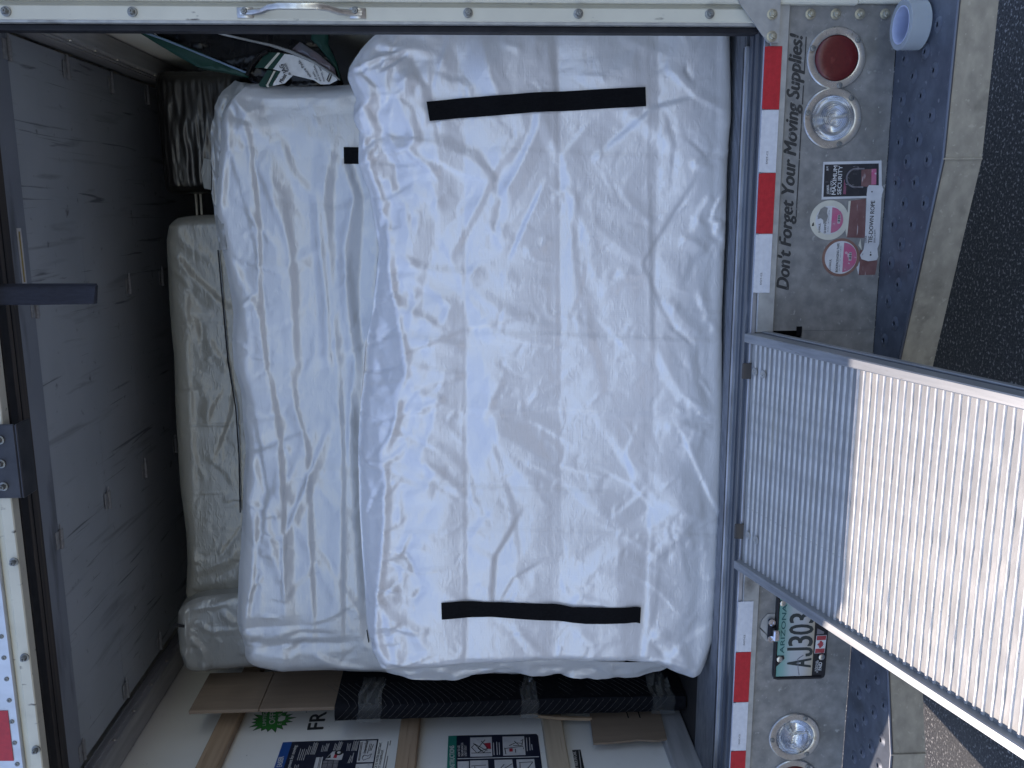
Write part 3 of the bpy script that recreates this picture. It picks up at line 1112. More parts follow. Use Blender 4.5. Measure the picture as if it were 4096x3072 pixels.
wall_box('low', ((745, 766), (775, 764), (777, 792), (747, 793)), M['red_print'], sg, .0019, 'red_block')
for tx in (((612, 822), (606, 716)), ((640, 820), (634, 708)), ((660, 818), (656, 712)), ((905, 786), (898, 672)), ((930, 780), (924, 668)), ((950, 776), (944, 730))):
    wall_lines('low', sg, M['sticker_white'], [tx], .0018)

# moving equipment sign
a0, a1, a2, a3 = W('sign', (640, 886), (744, 880), (1698, 848), (1640, 1167))
body = [a1, a2, ext(a2, .36), ext(a1, .36)]
sg = decal(body, M['navy_print'], truck, SIDE, 0, .0012, 'wall_sign', label='navy equipment sign with blue heading and truck drawing')
decal([a0, a1, ext(a1, .36), ext(a0, .36)], M['blue_print'], sg, SIDE, 0, .0013, 'sign_heading')
wall_text('EASIER', 'sign', (628, 1160), (652, 1046), .0195, M['white_print'], sg, .02)
wall_text('pment for moving:', 'sign', (722, 1170), (800, 922), .0135, M['white_print'], sg, .02)
for bx in (((1495, 872), (1680, 864), (1640, 1104), (1455, 1108)), ((1448, 1128), (1634, 1120), (1626, 1180), (1440, 1184))):
    wall_box('sign', bx, M['sticker_white'], sg, .0012, 'picture_panel')
wall_text('uhaul.com/buy', 'sign', (1557, 1010), (1585, 872), .013, M['ink'], sg, .01, .0024)
segs = []
for (x0, y0, x1, y1, n, dx) in ((800, 1085, 838, 960, 4, 22), (905, 1022, 936, 925, 2, 17), (945, 1020, 990, 890, 4, 14), (1065, 990, 1082, 920, 2, 16), (1100, 985, 1128, 900, 3, 13),
                                (1200, 975, 1222, 900, 2, 14), (1230, 978, 1268, 880, 4, 12), (1345, 980, 1360, 900, 3, 15), (1400, 980, 1430, 870, 5, 13), (1360, 1115, 1392, 1035, 2, 14), (1400, 1110, 1424, 1005, 1, 12),
                                (770, 1168, 778, 1135, 3, 18)):
    for k in range(n):
        segs.append(((x0 + k * dx, y0), (x1 + k * dx, y1 + (k % 2) * 8)))
wall_lines('sign', sg, M['sticker_white'], segs, .0013)
wall_lines('sign', sg, M['ink'], [((1475, 1092), (1505, 885)), ((1487, 1090), (1519, 884)), ((1545, 990), (1578, 880)), ((1575, 1010), (1605, 905)), ((1600, 985), (1622, 905)), ((1615, 980), (1640, 912)),
                                  ((1515, 1060), (1540, 1030), (1580, 1040), (1620, 1015), (1600, 1060), (1530, 1086), (1515, 1060)), ((1540, 1030), (1520, 1045))], .0013)
# the little truck drawn on it
wall_box('sign', ((1010, 1055), (1085, 1048), (1060, 1170), (980, 1172)), M['sticker_white'], sg, .0013, 'drawn_truck')
wall_box('sign', ((1085, 1092), (1258, 1082), (1240, 1170), (1060, 1172)), M['grey_print'], sg, .0013, 'drawn_truck')
wall_box('sign', ((1110, 1075), (1190, 990), (1285, 985), (1310, 1015), (1290, 1080), (1258, 1082)), M['sticker_white'], sg, .0016, 'drawn_truck')
wall_box('sign', ((1195, 1060), (1215, 1020), (1245, 1025), (1232, 1065)), M['red_print'], sg, .0023, 'drawn_truck')
wall_box('sign', ((1120, 1070), (1170, 1020), (1168, 1060)), M['ink'], sg, .0023, 'drawn_truck')
cc = W('sign', (1260, 1005))[0]
disc(cc, .016, M['ink'], sg, SIDE, .0023, name='drawn_wheel')
disc(cc, .007, M['sticker_white'], sg, SIDE, .0036, name='drawn_wheel')
wall_lines('sign', sg, M['ink'], [((1025, 1170), (1052, 1052)), ((1040, 1170), (1066, 1050)), ((1085, 1092), (1070, 1170)), ((1140, 1090), (1125, 1170)), ((1200, 1088), (1185, 1170)), ((1070, 1125), (1250, 1118))], .0012)
wall_text('CK IS WATER-RESISTANT,', 'sign', (1676, 1175), (1736, 884), .0095, M['ink'], truck, .02, .001)
wall_text('OT WATERPROOF.', 'sign', (1716, 1175), (1756, 968), .0095, M['ink'], truck, .02, .001)
wall_lines('sign', truck, M['grey_print'], [((1748, 1172), (1804, 878)), ((1775, 1172), (1800, 1040)), ((1822, 920), (1832, 868))], .0014)
wall_text('FR', 'sign', (1083, 736), (1122, 548), .064, M['ink'], truck, .045, .001)
wall_text('W', 'sign', (1258, 648), (1262, 612), .018, M['ink'], truck, .03, .001)
# must-ride sticker
m0, m1 = W('low', (1302, 776), (1376, 772))
sg = decal([m0, m1, ext(m1, .25), ext(m0, .25)], M['ink'], truck, SIDE, 0, .001, 'wall_sticker')
wall_text('ST RIDE IN CAB.', 'low', (1358, 945), (1334, 790), .013, M['white_print'], sg, .02, .0012)
wall_lines('low', sg, M['white_print'], [((1380, 940), (1362, 782))], .0012)
# limited offer starburst
c0 = W('sign', (520, 640))[0]
rz = abs(W('sign', (290, 650))[0][2] - c0[2])
pts = []
for k in range(36):
    a = 2 * math.pi * k / 36
    r = rz * (1.0 + .10 * math.sin(k * 2.3) if k % 2 == 0 else .70)
    pts.append(c0 + np.array([0, math.cos(a) * r * .98, math.sin(a) * r]))
st = decal(pts, M['green_print'], truck, SIDE, 0, .001, 'offer_sticker', label='green starburst sticker')
decal([c0 + (p - c0) * 1.07 for p in pts], M['ink'], st, SIDE, 0, .0006, 'sticker_outline')
wall_text('LIMITED TI', 'sign', (452, 700), (462, 500), .014, M['white_print'], st, .015, .0012)
wall_text('OFFER', 'sign', (550, 680), (565, 480), .0235, M['white_print'], st, .03, .0012)
wall_text('E CAR', 'sign', (622, 690), (630, 560), .015, M['sticker_white'], st, .01, .0012)
decal([c0 + np.array([0, *d]) * rz for d in ((-.1, -.3), (.15, -.28), (.35, -.42), (.3, -.6), (.02, -.62), (-.12, -.5))], M['wall'], st, SIDE, .0012, .0006, 'torn_patch')

# ------------------------------------------------------------------ rear valance
vals = [MB().box(a_, b_, 0, .012, .477, t_).build('rear_panel', M['galv'], truck) for a_, b_, t_ in ((-.3725, .548, .787), (mir(.548), -1.1255, .787))]
MB().box(-1.125, -.373, 0, .012, .477, .70).build('rear_panel', M['galv'], truck)
HOLES = []
MB().box(-1.126, -.372, .03, .5, .70, .80).build('ramp_slot_shade', M['void'], truck)  # solid near-black block painted as the shade inside the slot
MB().box(-.388, -.36, -.004, .0, .700, .716).build('slot_tab', M['void'], truck)
for X0, X1 in ((-.377, .548), (mir(.548), -1.122)):
    MB().box(X0, X1, -.010, .004, .788, .8415, .003).build('panel_flange', M['galv_light'], truck)
gus = decal([atY(*p, -.024) for p in ((2940, -30), (3122, -30), (3113, 172), (3070, 172), (2955, 12))], M['galv_light'], truck, off=0, th=.006, name='gusset_plate')
for px, py in ((3088, 58), (3086, 146)):
    p = atY(px, py, -.030)
    link('gusset_bolt', BOLT, M['bolt'], gus, (p[0], -.0302, p[2]), (0, random.random(), 0))
for px, py in ((3241, 57), (3342, 57), (3439, 57), (3540, 57)):
    p = atY(px, py, 0)
    link('bolt', BOLT, M['bolt'], truck, (p[0], -.0002, p[2]), (0, random.random(), 0))
    link('bolt', BOLT, M['bolt'], truck, (mir(p[0]), -.0002, p[2]), (0, random.random(), 0))
MB().box(.549, .66, -.018, .06, .475, .60, .004).build('corner_post', M['cream'], truck)
MB().box(mir(.66), mir(.549), -.018, .06, .475, .60, .004).build('corner_post', M['cream'], truck)

# reflective conspicuity tape
zt_ = atY(*q('c', (590, 292)), -.012)[2] - .0005
zb3 = atY(*q('c', (685, 292)), -.012)[2]
X = lambda sh, x, y: atY(*q(sh, (x, y)), -.012)[0]
right = [X('c', 640, 290), X('c', 616, 693), X('c', 590, 1092), X('c', 570, 1478), X('f', 545, 272)]
left = [X('i', 465, 605), X('i', 455, 926), X('i', 443, 1243), X('i', 428, 1550), X('i', 420, 1860)]
for xs, first in ((right, 'red'), (left, 'white')):
    for k in range(4):
        red = (k % 2 == 0) == (first == 'red')
        s = MB().box(xs[k + 1] + .0006, xs[k] - .0006, -.0125, -.0103, zb3, zt_, .0006).build('reflective_tape', M['red_tape' if red else 'white_tape'], truck)
        xa, xb = sorted((xs[k], xs[k + 1]))
        if not red:
            zc = zb3 + (.014 if first == 'red' else .010)
            lettering('DOT-C2', (xa + .025, -.0127, zc + .012), (xa + .06, -.0127, zc + .012), .005, M['ink'], s, bold=.01)
        nb = MB()                                    # moulded prism bands of the tape
        for j in range(3):
            nb.box(xa + .002, xb - .002, -.0129, -.0126, zb3 + .008 + j * .017, zb3 + .016 + j * .017)
        nb.build('tape_band', M['red_tape' if red else 'white_tape'], s)

# stencilled reminder
p0, p1 = atY(*q('f', (726, 250))), atY(*q('c', (808, 214)))
z0 = .5 * (p0[2] + p1[2])
lettering("Don't Forget Your Moving Supplies!", (p0[0], 0, z0), (p1[0], 0, z0), .0365, M['stencil'], truck, bold=.06, shear=.28, off=.0006)
for u0, u1 in (((755, 1375), (782, 1010)), ((783, 1005), (798, 690)), ((800, 660), (805, 540)), ((810, 470), (820, 232))):
    a, c = atY(*q('c', u0)), atY(*q('c', u1))
    MB().box(a[0], c[0], -.0012, -.0002, z0 - .0125, z0 - .0095).build('underline', M['stencil'], truck)

# ------------------------------------------------------------------ lamps
def lamp(cx, cz, red, name, ang):
    R = .0845
    rec = MB().lathe((cx, 0, cz), REAR, [(R, 0), (R, .004), (R * .97, .0065), (R * .80, .0075), (R * .745, .006), (R * .735, .001)], 56)
    # flat ring only: remove end caps so that the bowl shows
    rec.f = [f for f in rec.f if len(f) < 20]
    top = rec.build(name, M['stainless'], truck, smooth=40)
    for k in range(3):
        a = ang + k * 2 * math.pi / 3
        p = np.array([cx + math.sin(a) * R * .885, -.0078, cz + math.cos(a) * R * .885])
        s = MB().lathe(p, REAR, [(.0085, 0), (.0075, .0018), (.004, .0024), (.0032, .0006), (0, .0006)], 16)
        s.build('screw', M['dark_bolt'], top, smooth=40)
    r = R * .735
    if red:
        b = MB().lathe((cx, 0, cz), REAR, [(r, .0005), (r * .985, .006), (r * .90, .009), (r * .6, .0105), (0, .011)], 48)
        b.build('lens', M['red_lens'], top, smooth=60)
    else:
        b = MB().lathe((cx, 0, cz), REAR, [(r, .001), (r * .8, -.022), (r * .45, -.034), (r * .2, -.036), (0, -.036)], 40)
        b.f = [f for f in b.f if len(f) < 20]
        b.build('reflector', M['chrome'], top, smooth=60)
        HOLES.append((cx, cz))
        b = MB().tube([(cx, .034, cz), (cx, .012, cz)], .007, 10)
        b.tube([(cx + .002, .014, cz - .002), (cx + .008, .012, cz - .04)], [.006, .004], 8)
        b.build('bulb', M['stainless'], top, smooth=60)
        prof = []
        n = 12
        for j in range(n):
            rr = r * (1 - j / n)
            h = .003 + .007 * (1 - (rr / r) ** 2)
            prof += [(rr, h), (max(rr - r / n * .55, 0), h + .0022)]
        prof.append((0, .0115))
        b = MB().lathe((cx, 0, cz), REAR, prof, 48)
        b.f = [f for f in b.f if len(f) < 20]
        ln = b.build('lens', M['clear_lens'], top, smooth=30)
    return top


for (sh, px, py), red, nm, a in ((('c', 1024, 367), 1, 'tail_lamp', .35), (('c', 1000, 748), 0, 'reversing_lamp', 2.3),
                                 (('i', 765, 1463), 0, 'reversing_lamp', 2.0), (('i', 770, 1752), 1, 'tail_lamp', 2.2)):
    c_ = atY(*q(sh, (px, py)), -.004)
    lamp(c_[0], .5 * (c_[2] + .646), red, nm, a)
# holes in the panel behind the clear lenses
for v_ in vals:
    cb = MB()
    for hx_, hz_ in HOLES:
        if (hx_ > CX) == (v_ is vals[0]):
            cb.lathe((hx_, .05, hz_), REAR, [(.0625, 0), (.0625, .12)], 48)
    cut = cb.build('cutter', None)
    bo = v_.modifiers.new('holes', 'BOOLEAN')
    bo.object, bo.solver = cut, 'EXACT'
    me = bpy.data.meshes.new_from_object(v_.evaluated_get(bpy.context.evaluated_depsgraph_get()))
    v_.modifiers.clear()
    v_.data = me
    bpy.data.objects.remove(cut)

# ------------------------------------------------------------------ stickers on the valance
V = lambda *pts: [atY(*p, 0) for p in (q('stick', *pts) if len(pts) > 1 else [q('stick', *pts)])]
vt = lambda body, p0, p1, cap, m, par, bold=0., off=.0026: lettering(body, *V(p0, p1), cap, m, par, bold=bold, off=off)
pk = decal(V((708, 92), (1478, 74), (1484, 560), (682, 592)), M['sticker_white'], truck, off=.0004, th=.001, name='lock_sticker', label='scuffed black and grey lock sticker')
decal(V((722, 128), (1440, 112), (1440, 540), (706, 556)), M['sticker_black'], pk, off=.0014, th=.0006, name='print_panel')
vt('U-HAUL', (778, 514), (778, 396), .0070, M['white_print'], pk, .03)
vt('$8.95', (770, 205), (768, 148), .0055, M['white_print'], pk, .01)
vt('2" STEEL LOCK', (812, 524), (826, 340), .0058, M['white_print'], pk, .02)
vt('MAXIMUM', (866, 526), (892, 142), .0116, M['white_print'], pk, .018)
vt('SECURITY', (938, 524), (958, 142), .0116, M['white_print'], pk, .018)
decal(V((1210, 190), (1400, 186), (1400, 420), (1206, 420)), M['brown_print'], pk, off=.0020, th=.0004, name='print_panel')
decal(V((1345, 186), (1408, 184), (1404, 390), (1340, 395)), M['pink_print'], pk, off=.0024, th=.0004, name='print_panel')
cc = V((1130, 305))[0]
b = MB()
arc = [cc + np.array([math.cos(t) * .026, -.0028, math.sin(t) * .026]) for t in np.linspace(0, math.pi, 18)]
b.tube([cc + np.array([.026, -.0028, -.024])] + arc + [cc + np.array([-.026, -.0028, -.024])], .0026, 6)
b.build('drawn_shackle', M['grey_print'], pk, smooth=60)
b = MB()
for k in range(3):
    b.box(*sorted((V((970, 520))[0][0], V((970, 330 + k * 40))[0][0])), -.0031, -.0026, V((975 + k * 12, 500))[0][2], V((970 + k * 12, 500))[0][2])
b.build('print_rule', M['pink_print'], pk)

bx1 = decal(V((1042, 610), (1270, 580), (1262, 1100), (1020, 1095), (1002, 1020), (1034, 700)), M['brown_print'], truck, off=.0003, th=.0008, name='rope_sticker', label='scuffed brown rope sticker')
decal(V((1040, 612), (1070, 608), (1030, 1000), (1018, 1090), (1000, 1015), (1030, 740)), M['cream_print'], bx1, off=.0011, th=.0005, name='torn_patch')
decal(V((1190, 1265), (1420, 1240), (1424, 1420), (1395, 1590), (1170, 1594), (1150, 1500), (1180, 1440)), M['brown_print'], bx1, off=.0, th=.0008, name='torn_patch')
decal(V((1190, 1410), (1180, 1520), (1172, 1592), (1146, 1490), (1166, 1470)), M['sticker_white'], bx1, off=.0008, th=.0005, name='torn_patch')
decal(V((1200, 1110), (1215, 1260), (1172, 1200)), M['cream_print'], bx1, off=.0008, th=.0005, name='torn_patch')
rope = decal(V((1290, 430), (1310, 400), (1480, 404), (1504, 455), (1476, 545), (1470, 700), (1445, 1180), (1420, 1240), (1432, 1350), (1410, 1395), (1300, 1410), (1210, 1382), (1192, 1330), (1240, 1250), (1254, 1150), (1275, 640), (1280, 520)),
             M['sticker_white'], truck, off=.0018, th=.0007, name='rope_label', label='white worn label reading tie-down rope')
vt('TIE-DOWN ROPE', (1350, 1170), (1388, 606), .0122, M['stencil'], rope, .03, .0028)
vt('3/8 IN. X 50 FT.', (1392, 1165), (1400, 985), .0055, M['stencil'], rope, .01, .0028)
vt('U-HAUL', (1278, 1165), (1280, 1070), .006, M['stencil'], rope, .02, .0028)
for yy, r_ in ((488, .0022), (1325, .003), (1290, .0018)):
    disc(V((1348 - (18 if yy > 500 else 0), yy))[0], r_, M['ink'], rope, off=.0027, th=.0003, name='rust_hole', seg=10)


def tape_sticker(cx, cy, ro, ri, mo, name, lab, words, off0, skew):
    c_ = V((cx, cy))[0]
    k = np.linalg.norm(V((cx, cy + ro))[0] - c_)
    t = disc(c_, k, mo, truck, off=off0, th=.0008, name=name, label=lab)
    disc(c_, k * ri, M['sticker_white'], t, off=off0 + .0008, th=.0005, name='print_disc')
    pts = [c_ + np.array([math.cos(a) * k * ri * .9, 0, math.sin(a) * k * ri * .9 - .004]) for a in np.linspace(math.pi * 1.02, math.pi * 1.98, 24)]
    decal(pts, M['pink_print'], t, off=off0 + .0014, th=.0004, name='print_panel')
    decal([c_ + np.array([a * k, 0, b_ * k]) for a, b_ in ((-.16, -.56), (.26, -.56), (.26, -.42), (-.16, -.42))], M['white_print'], t, off=off0 + .0019, th=.0003, name='bar_code')
    nb = MB()
    for j in range(9):
        x = c_[0] + k * (-.13 + j * .042)
        nb.box(x, x + k * (.014 + .012 * (j % 3)), -(off0 + .0026), -(off0 + .0023), c_[2] - k * .55, c_[2] - k * .43)
    nb.build('bar_code', M['ink'], t)
    for body, x0_, x1_, z_, h_, m_ in words:
        lettering(body, c_ + np.array([x0_ * k, 0, z_ * k]), c_ + np.array([x1_ * k, 0, z_ * k]), h_ * k, m_, t, bold=.02, off=off0 + .0016)
    return t, c_, k


t, c_, k = tape_sticker(785, 865, 262, .72, M['cream_print'], 'tape_sticker', 'cream ringed shipping tape sticker, half scraped off',
                        (('U-HAUL', -.62, -.15, .44, .11, M['ink']), ('SHIPPING TAPE', -.66, .60, .14, .11, M['ink']), ('60 Yards', -.6, .5, .02, .05, M['grey_print'])), .0003, 0)
decal([c_ + np.array([x, 0, z]) * k for x, z in ((.05, .62), (.30, .60), (.55, .50), (.68, .30), (.62, .12), (.38, .16), (.2, .08), (-.05, .14), (-.2, .3), (0, .32), (.1, .45))], M['galv'], t, off=.0019, th=.0004, name='torn_patch')
decal([c_ + np.array([x, 0, z]) * k for x, z in ((-.3, .9), (-.15, .86), (-.1, .8), (-.28, .78))], M['ink'], t, off=.0012, th=.0003, name='torn_patch')
t, c_, k = tape_sticker(938, 1360, 252, .86, M['tan_print'], 'tape_sticker', 'brown ringed packaging tape sticker',
                        (('U-HAUL', -.68, -.08, .50, .12, M['ink']), ('BOX/PACKAGING TAPE', -.76, .74, .12, .13, M['ink']), ('55 Yards', -.7, .6, .02, .05, M['grey_print'])), .0005, 0)

# ------------------------------------------------------------------ licence plate
PL = lambda *pts: [atY(*p, -.012) for p in (q('plate', *pts) if len(pts) > 1 else [q('plate', *pts)])]
pz = lambda x: PL((x, 1000))[0][2]
xl_, xr_ = PL((900, 1392))[0][0], PL((900, -190))[0][0]
zt_p, zb_p = pz(482), pz(1352)
fr = MB().prism([(xl_ + .012, 0, zb_p), (xr_ - .012, 0, zb_p), (xr_ - .003, 0, zb_p + .004), (xr_, 0, zb_p + .012), (xr_, 0, zt_p - .012), (xr_ - .004, 0, zt_p - .003), (xr_ - .012, 0, zt_p),
                 (xl_ + .012, 0, zt_p), (xl_ + .004, 0, zt_p - .003), (xl_, 0, zt_p - .012), (xl_, 0, zb_p + .012), (xl_ + .003, 0, zb_p + .004)], (0, -.012, 0))
plate = fr.build('licence_plate', M['plate_frame'], truck, label='green and white plate in a black frame')
zt_i, zb_i = pz(530), pz(1126)
MB().box(xl_ + .011, xr_ - .011, -.0136, -.0122, zb_i, zt_i, .0005).build('plate_sheet', M['plate'], plate)
lip = MB()
for zz in ((zt_p - .007, zt_p - .001), ):
    lip.box(xl_ + .004, xr_ - .004, -.0165, -.0121, zz[0], zz[1], .001)
lip.box(xl_ + .001, xl_ + .009, -.0165, -.0121, zb_p + .012, zt_p - .012, .001)
lip.box(xr_ - .009, xr_ - .001, -.0165, -.0121, zb_p + .012, zt_p - .012, .001)
lip.build('frame_lip', M['plate_frame'], plate)
px_ = lambda y: PL((900, y))[0][0]
pt = lambda body, y0, y1, xb, cap, m, bold=0.: lettering(body, (px_(y0), -.0137, pz(xb)), (px_(y1), -.0137, pz(xb)), cap, m, plate, bold=bold, off=.0006)
pt('ARIZONA', 955, 150, 640, pz(578) - pz(648), mat('plate_teal_ink', (.01, .10, .10), None, 20, .4), .03)
cap = pz(705) - pz(1105)
ink = mat('plate_dark_ink', (.03, .04, .04), None, 20, .4)
jp = [(890, 700), (890, 1010), (897, 1058), (915, 1084), (942, 1092), (970, 1084), (988, 1058), (994, 1010)]
jm = MB()
for (ya, xa), (yb, xb) in zip(jp[:-1], jp[1:]):
    a, c_ = np.array([px_(ya), -.0138, pz(xa)]), np.array([px_(yb), -.0138, pz(xb)])
    t_ = (c_ - a) / np.linalg.norm(c_ - a)
    nn = np.cross(t_, REAR) * .0052
    jm.add([a - nn - t_ * .002, a + nn - t_ * .002, c_ + nn + t_ * .002, c_ - nn + t_ * .002], [(0, 1, 2, 3)])
jm.v = [(x, y - .00002 * (i // 4), z) for i, (x, y, z) in enumerate(jm.v)]
jm.build('lettering', ink, plate)
for ch, y0, y1 in (('A', 1195, 1052), ('3', 838, 680), ('0', 648, 490), ('3', 458, 302)):
    pt(ch, y0, y1, 1098, cap, ink, .02)
crk = MB()
crk.tube([(px_(y), -.0141, pz(x)) for x, y in ((915, 1325), (888, 1210), (882, 1090), (872, 1062), (905, 1035), (965, 995))], .0012, 5)
crk.build('scratch', M['grey_print'], plate)
decal([(px_(y), -.0121, pz(x)) for x, y in ((526, 992), (640, 992), (650, 1040), (530, 1165), (520, 1165))], M['plate_frame'], plate, off=.0018, th=.002, name='corner_tab')
for x, y in ((570, 1046), (1264, 1026), (570, 120)):
    MB().lathe((px_(y), -.0158, pz(x)), REAR, [(.0105, 0), (.0095, .003), (.006, .0042), (.003, .0044), (.0026, .001), (0, .001)], 18).build('plate_screw', M['stainless'], plate, smooth=40)
flag = [(px_(y), -.0122, pz(x)) for x, y in ((1165, 680), (1332, 676), (1314, 970), (1148, 975))]
fg = decal(flag, M['white_print'], plate, off=0, th=.0006, name='flag_sticker')
F_ = lambda u, v: np.array(flag[0]) * (1 - u) * (1 - v) + np.array(flag[1]) * (1 - u) * v + np.array(flag[2]) * u * v + np.array(flag[3]) * u * (1 - v)
red_flag = mat('flag_red', (.42, .05, .06), (.36, .045, .05), 40, .5)
for u0, u1 in ((.02, .26), (.74, .98)):
    decal([F_(u0, .04), F_(u0, .96), F_(u1, .96), F_(u1, .04)], red_flag, plate, off=.0007, th=.0004, name='flag_band')
leaf = [(0, .34), (.07, .20), (.14, .24), (.12, .08), (.22, .16), (.25, .10), (.34, .10), (.30, 0), (.34, -.04), (.16, -.18), (.18, -.25), (.02, -.22), (.02, -.36)]
leaf = leaf + [(-x, y) for x, y in reversed(leaf[1:])]
decal([F_(.5 + x * .62, .5 - y * 1.05) for x, y in leaf], red_flag, plate, off=.0007, th=.0004, name='flag_leaf')
pt('LICENSING FEES', 1290, 1085, 1222, .0055, M['white_print'], .01)
pt('PAID', 1250, 1118, 1280, .0105, M['white_print'], .03)
pt('All Permanent', 1270, 1100, 1192, .005, M['white_print'])
decal([(px_(y), -.0122, pz(x)) for x, y in ((1170, 560), (1285, 620), (1280, 655), (1168, 660))], M['grey_print'], plate, off=0, th=.0005, name='permit_sticker')
# plate lamp
lz0, lz1 = PL((262, 560))[0][2], PL((500, 560))[0][2]
lx0, lx1 = PL((400, 790))[0][0], PL((400, 335))[0][0]
b = MB()
mx_, rz_ = .5 * (lx0 + lx1), (lz0 - lz1)
prof = [(lx0, lz1), (lx1, lz1), (lx1, lz1 + .5 * rz_), (lx1 - .02, lz0 - .006), (lx1 - .05, lz0), (lx0 + .05, lz0), (lx0 + .02, lz0 - .006), (lx0, lz1 + .5 * rz_)]
b.prism([(x, 0, z) for x, z in prof], (0, -.003, 0))
pll = b.build('plate_lamp', M['galv_light'], truck)
c_ = PL((405, 570))[0]
MB().box(px_(745), px_(400), -.014, -.0031, pz(455), pz(362), .005).build('lamp_base', M['rubber'], pll)
for y in (440, 712):
    MB().lathe((px_(y), -.0142, pz(412)), REAR, [(.0115, 0), (.011, .003), (.006, .0034), (.0052, .001), (0, .001)], 18).build('lamp_ear', M['chrome'], pll, smooth=40)
MB().box(px_(700), px_(520), -.042, -.0141, pz(508), pz(410), .004).build('lamp_hood', M['chrome'], pll)

# ------------------------------------------------------------------ bumper step
ZS = .475
kx, ky = .112, -.306
out = [(.655, -.318), (kx, ky), (-.421, -.162), (-.46, -.152), (-.46, -.0005), (.655, -.0005)]
side_r = out
side_l = [(mir(x), y) for x, y in reversed(out)]
tread_holes = {0: [('c', p) for p in ((1665, 155), (1585, 325), (1455, 370), (1640, 445), (1508, 480), (1560, 605), (1437, 630), (1620, 730), (1490, 757), (1540, 883), (1420, 900), (1600, 1010), (1468, 1022),
                                      (1520, 1155), (1403, 1157), (1580, 1285), (1450, 1288), (1500, 1420), (1383, 1420), (1430, 1545))]
                  + [('f', p) for p in ((1365, 85), (1485, 103), (1412, 220), (1348, 325), (1392, 465), (1325, 570))],
               1: [('i', p) for p in ((1183, 990), (1278, 1090), (1218, 1140), (1163, 1185), (1325, 1260), (1258, 1305), (1200, 1345), (1147, 1388), (1308, 1480), (1240, 1520), (1185, 1555), (1132, 1590), (1290, 1640), (1160, 1700))]}
CONE = MB().lathe((0, 0, 0), (0, 0, 1), [(.021, 0), (.017, .0022), (.011, .0048), (.0075, .0052), (.0068, .002)], 20)
CONE.f = [f for f in CONE.f if len(f) < 12]
CONE = CONE.mesh('dimple', 60)
HOLE = MB().lathe((0, 0, 0), (0, 0, 1), [(.0069, .0004), (.0069, .0012)], 14).mesh('hole')
for s, poly in enumerate((side_r, side_l)):
    if s == 0:
        top = MB().prism([(x, y, ZS) for x, y in poly], (0, 0, -.006)).build('bumper_step', M['tread'], truck)
    else:
        top = MB().prism([(x, y, ZS) for x, y in poly], (0, 0, -.006)).build('bumper_step', M['tread'], truck)
    P = [(x, y) for x, y in (out[:4] if s == 0 else [(mir(x), y) for x, y in out[:4]])]
    fb = MB()
    for (xa, ya), (xb, yb) in ((P[0], P[1]), (P[1], P[3])):
        fb.prism([(xa, ya - .001, ZS - .0005), (xb, yb - .001, ZS - .0005), (xb, yb - .001, ZS - .106), (xa, ya - .001, ZS - .106)], (0, .006, 0))
        fb.prism([(xa, ya, ZS - .106), (xb, yb, ZS - .106), (xb, yb + .05, ZS - .106), (xa, ya + .05, ZS - .106)], (0, 0, .005))
    fb.build('step_face', M['tan_steel'], truck)
    nose = MB()
    nose.tube([(P[0][0], P[0][1], ZS - .004), (P[1][0], P[1][1], ZS - .004), (P[3][0], P[3][1], ZS - .004)], .0055, 8)
    nose.build('step_nosing', M['sill'], truck, smooth=60)
    sm = MB()
    sm.tube([(P[1][0], P[1][1] - .0035, ZS - .002), (P[1][0], P[1][1] - .0035, ZS - .105)], .0028, 6)
    sm.build('weld_seam', M['tan_steel'], truck, smooth=60)
    for k, (sh, p) in enumerate(tread_holes[s]):
        w = atZ(*q(sh, p), ZS + .003)
        link('dimple', CONE, M['tread'], top, (w[0], w[1], ZS + .0002))
        link('hole', HOLE, M['void'], top, (w[0], w[1], ZS + .0004))
MB().box(-2.0, .5, .3, .45, .40, .70).build('frame_crossmember', M['void'], truck)
for x in (-1.95, .42):
    MB().box(x - .02, x + .02, .012, .4, .42, .84).build('frame_bracket', M['void'], truck)
# rear wheels far under the body
for x in (-1.83, .35):
    b = MB().lathe((x - .14, 2.5, .46), (1, 0, 0), [(.25, 0), (.40, .0), (.45, .03), (.46, .06), (.46, .22), (.45, .25), (.40, .28), (.25, .28)], 40)
    w = b.build('rear_wheel', M['tyre'], truck, smooth=40)
    MB().lathe((x - .145, 2.5, .46), (1, 0, 0), [(.248, 0), (.24, .02), (.10, .05), (.09, .24), (.24, .27), (.248, .29)], 32).build('rim', M['stainless'], w, smooth=40)

# ------------------------------------------------------------------ ramp
RW0, RW1 = -1.122, -.378
th = math.radians(16.8)
rd = np.array([0, -math.cos(th), -math.sin(th)])
rn = np.array([0, -math.sin(th), math.cos(th)])
rp = np.array([0, -.004, .858])
RL = .85 / math.sin(th)
ramp = thing('loading_ramp', 'ribbed aluminium loading ramp pulled out from under the truck floor down to the ground', 'ramp', (CX, 0, .86))


def slab(x0, x1, s0, s1, h0, h1, mb=None, bev=0):
    mb = mb or MB()
    t = MB().box(x0, x1, s0, s1, h0, h1, bev)
    vs = [rp + np.array([v[0], 0, 0]) + rd * v[1] + rn * v[2] for v in t.v]
    return mb.add(vs, t.f)


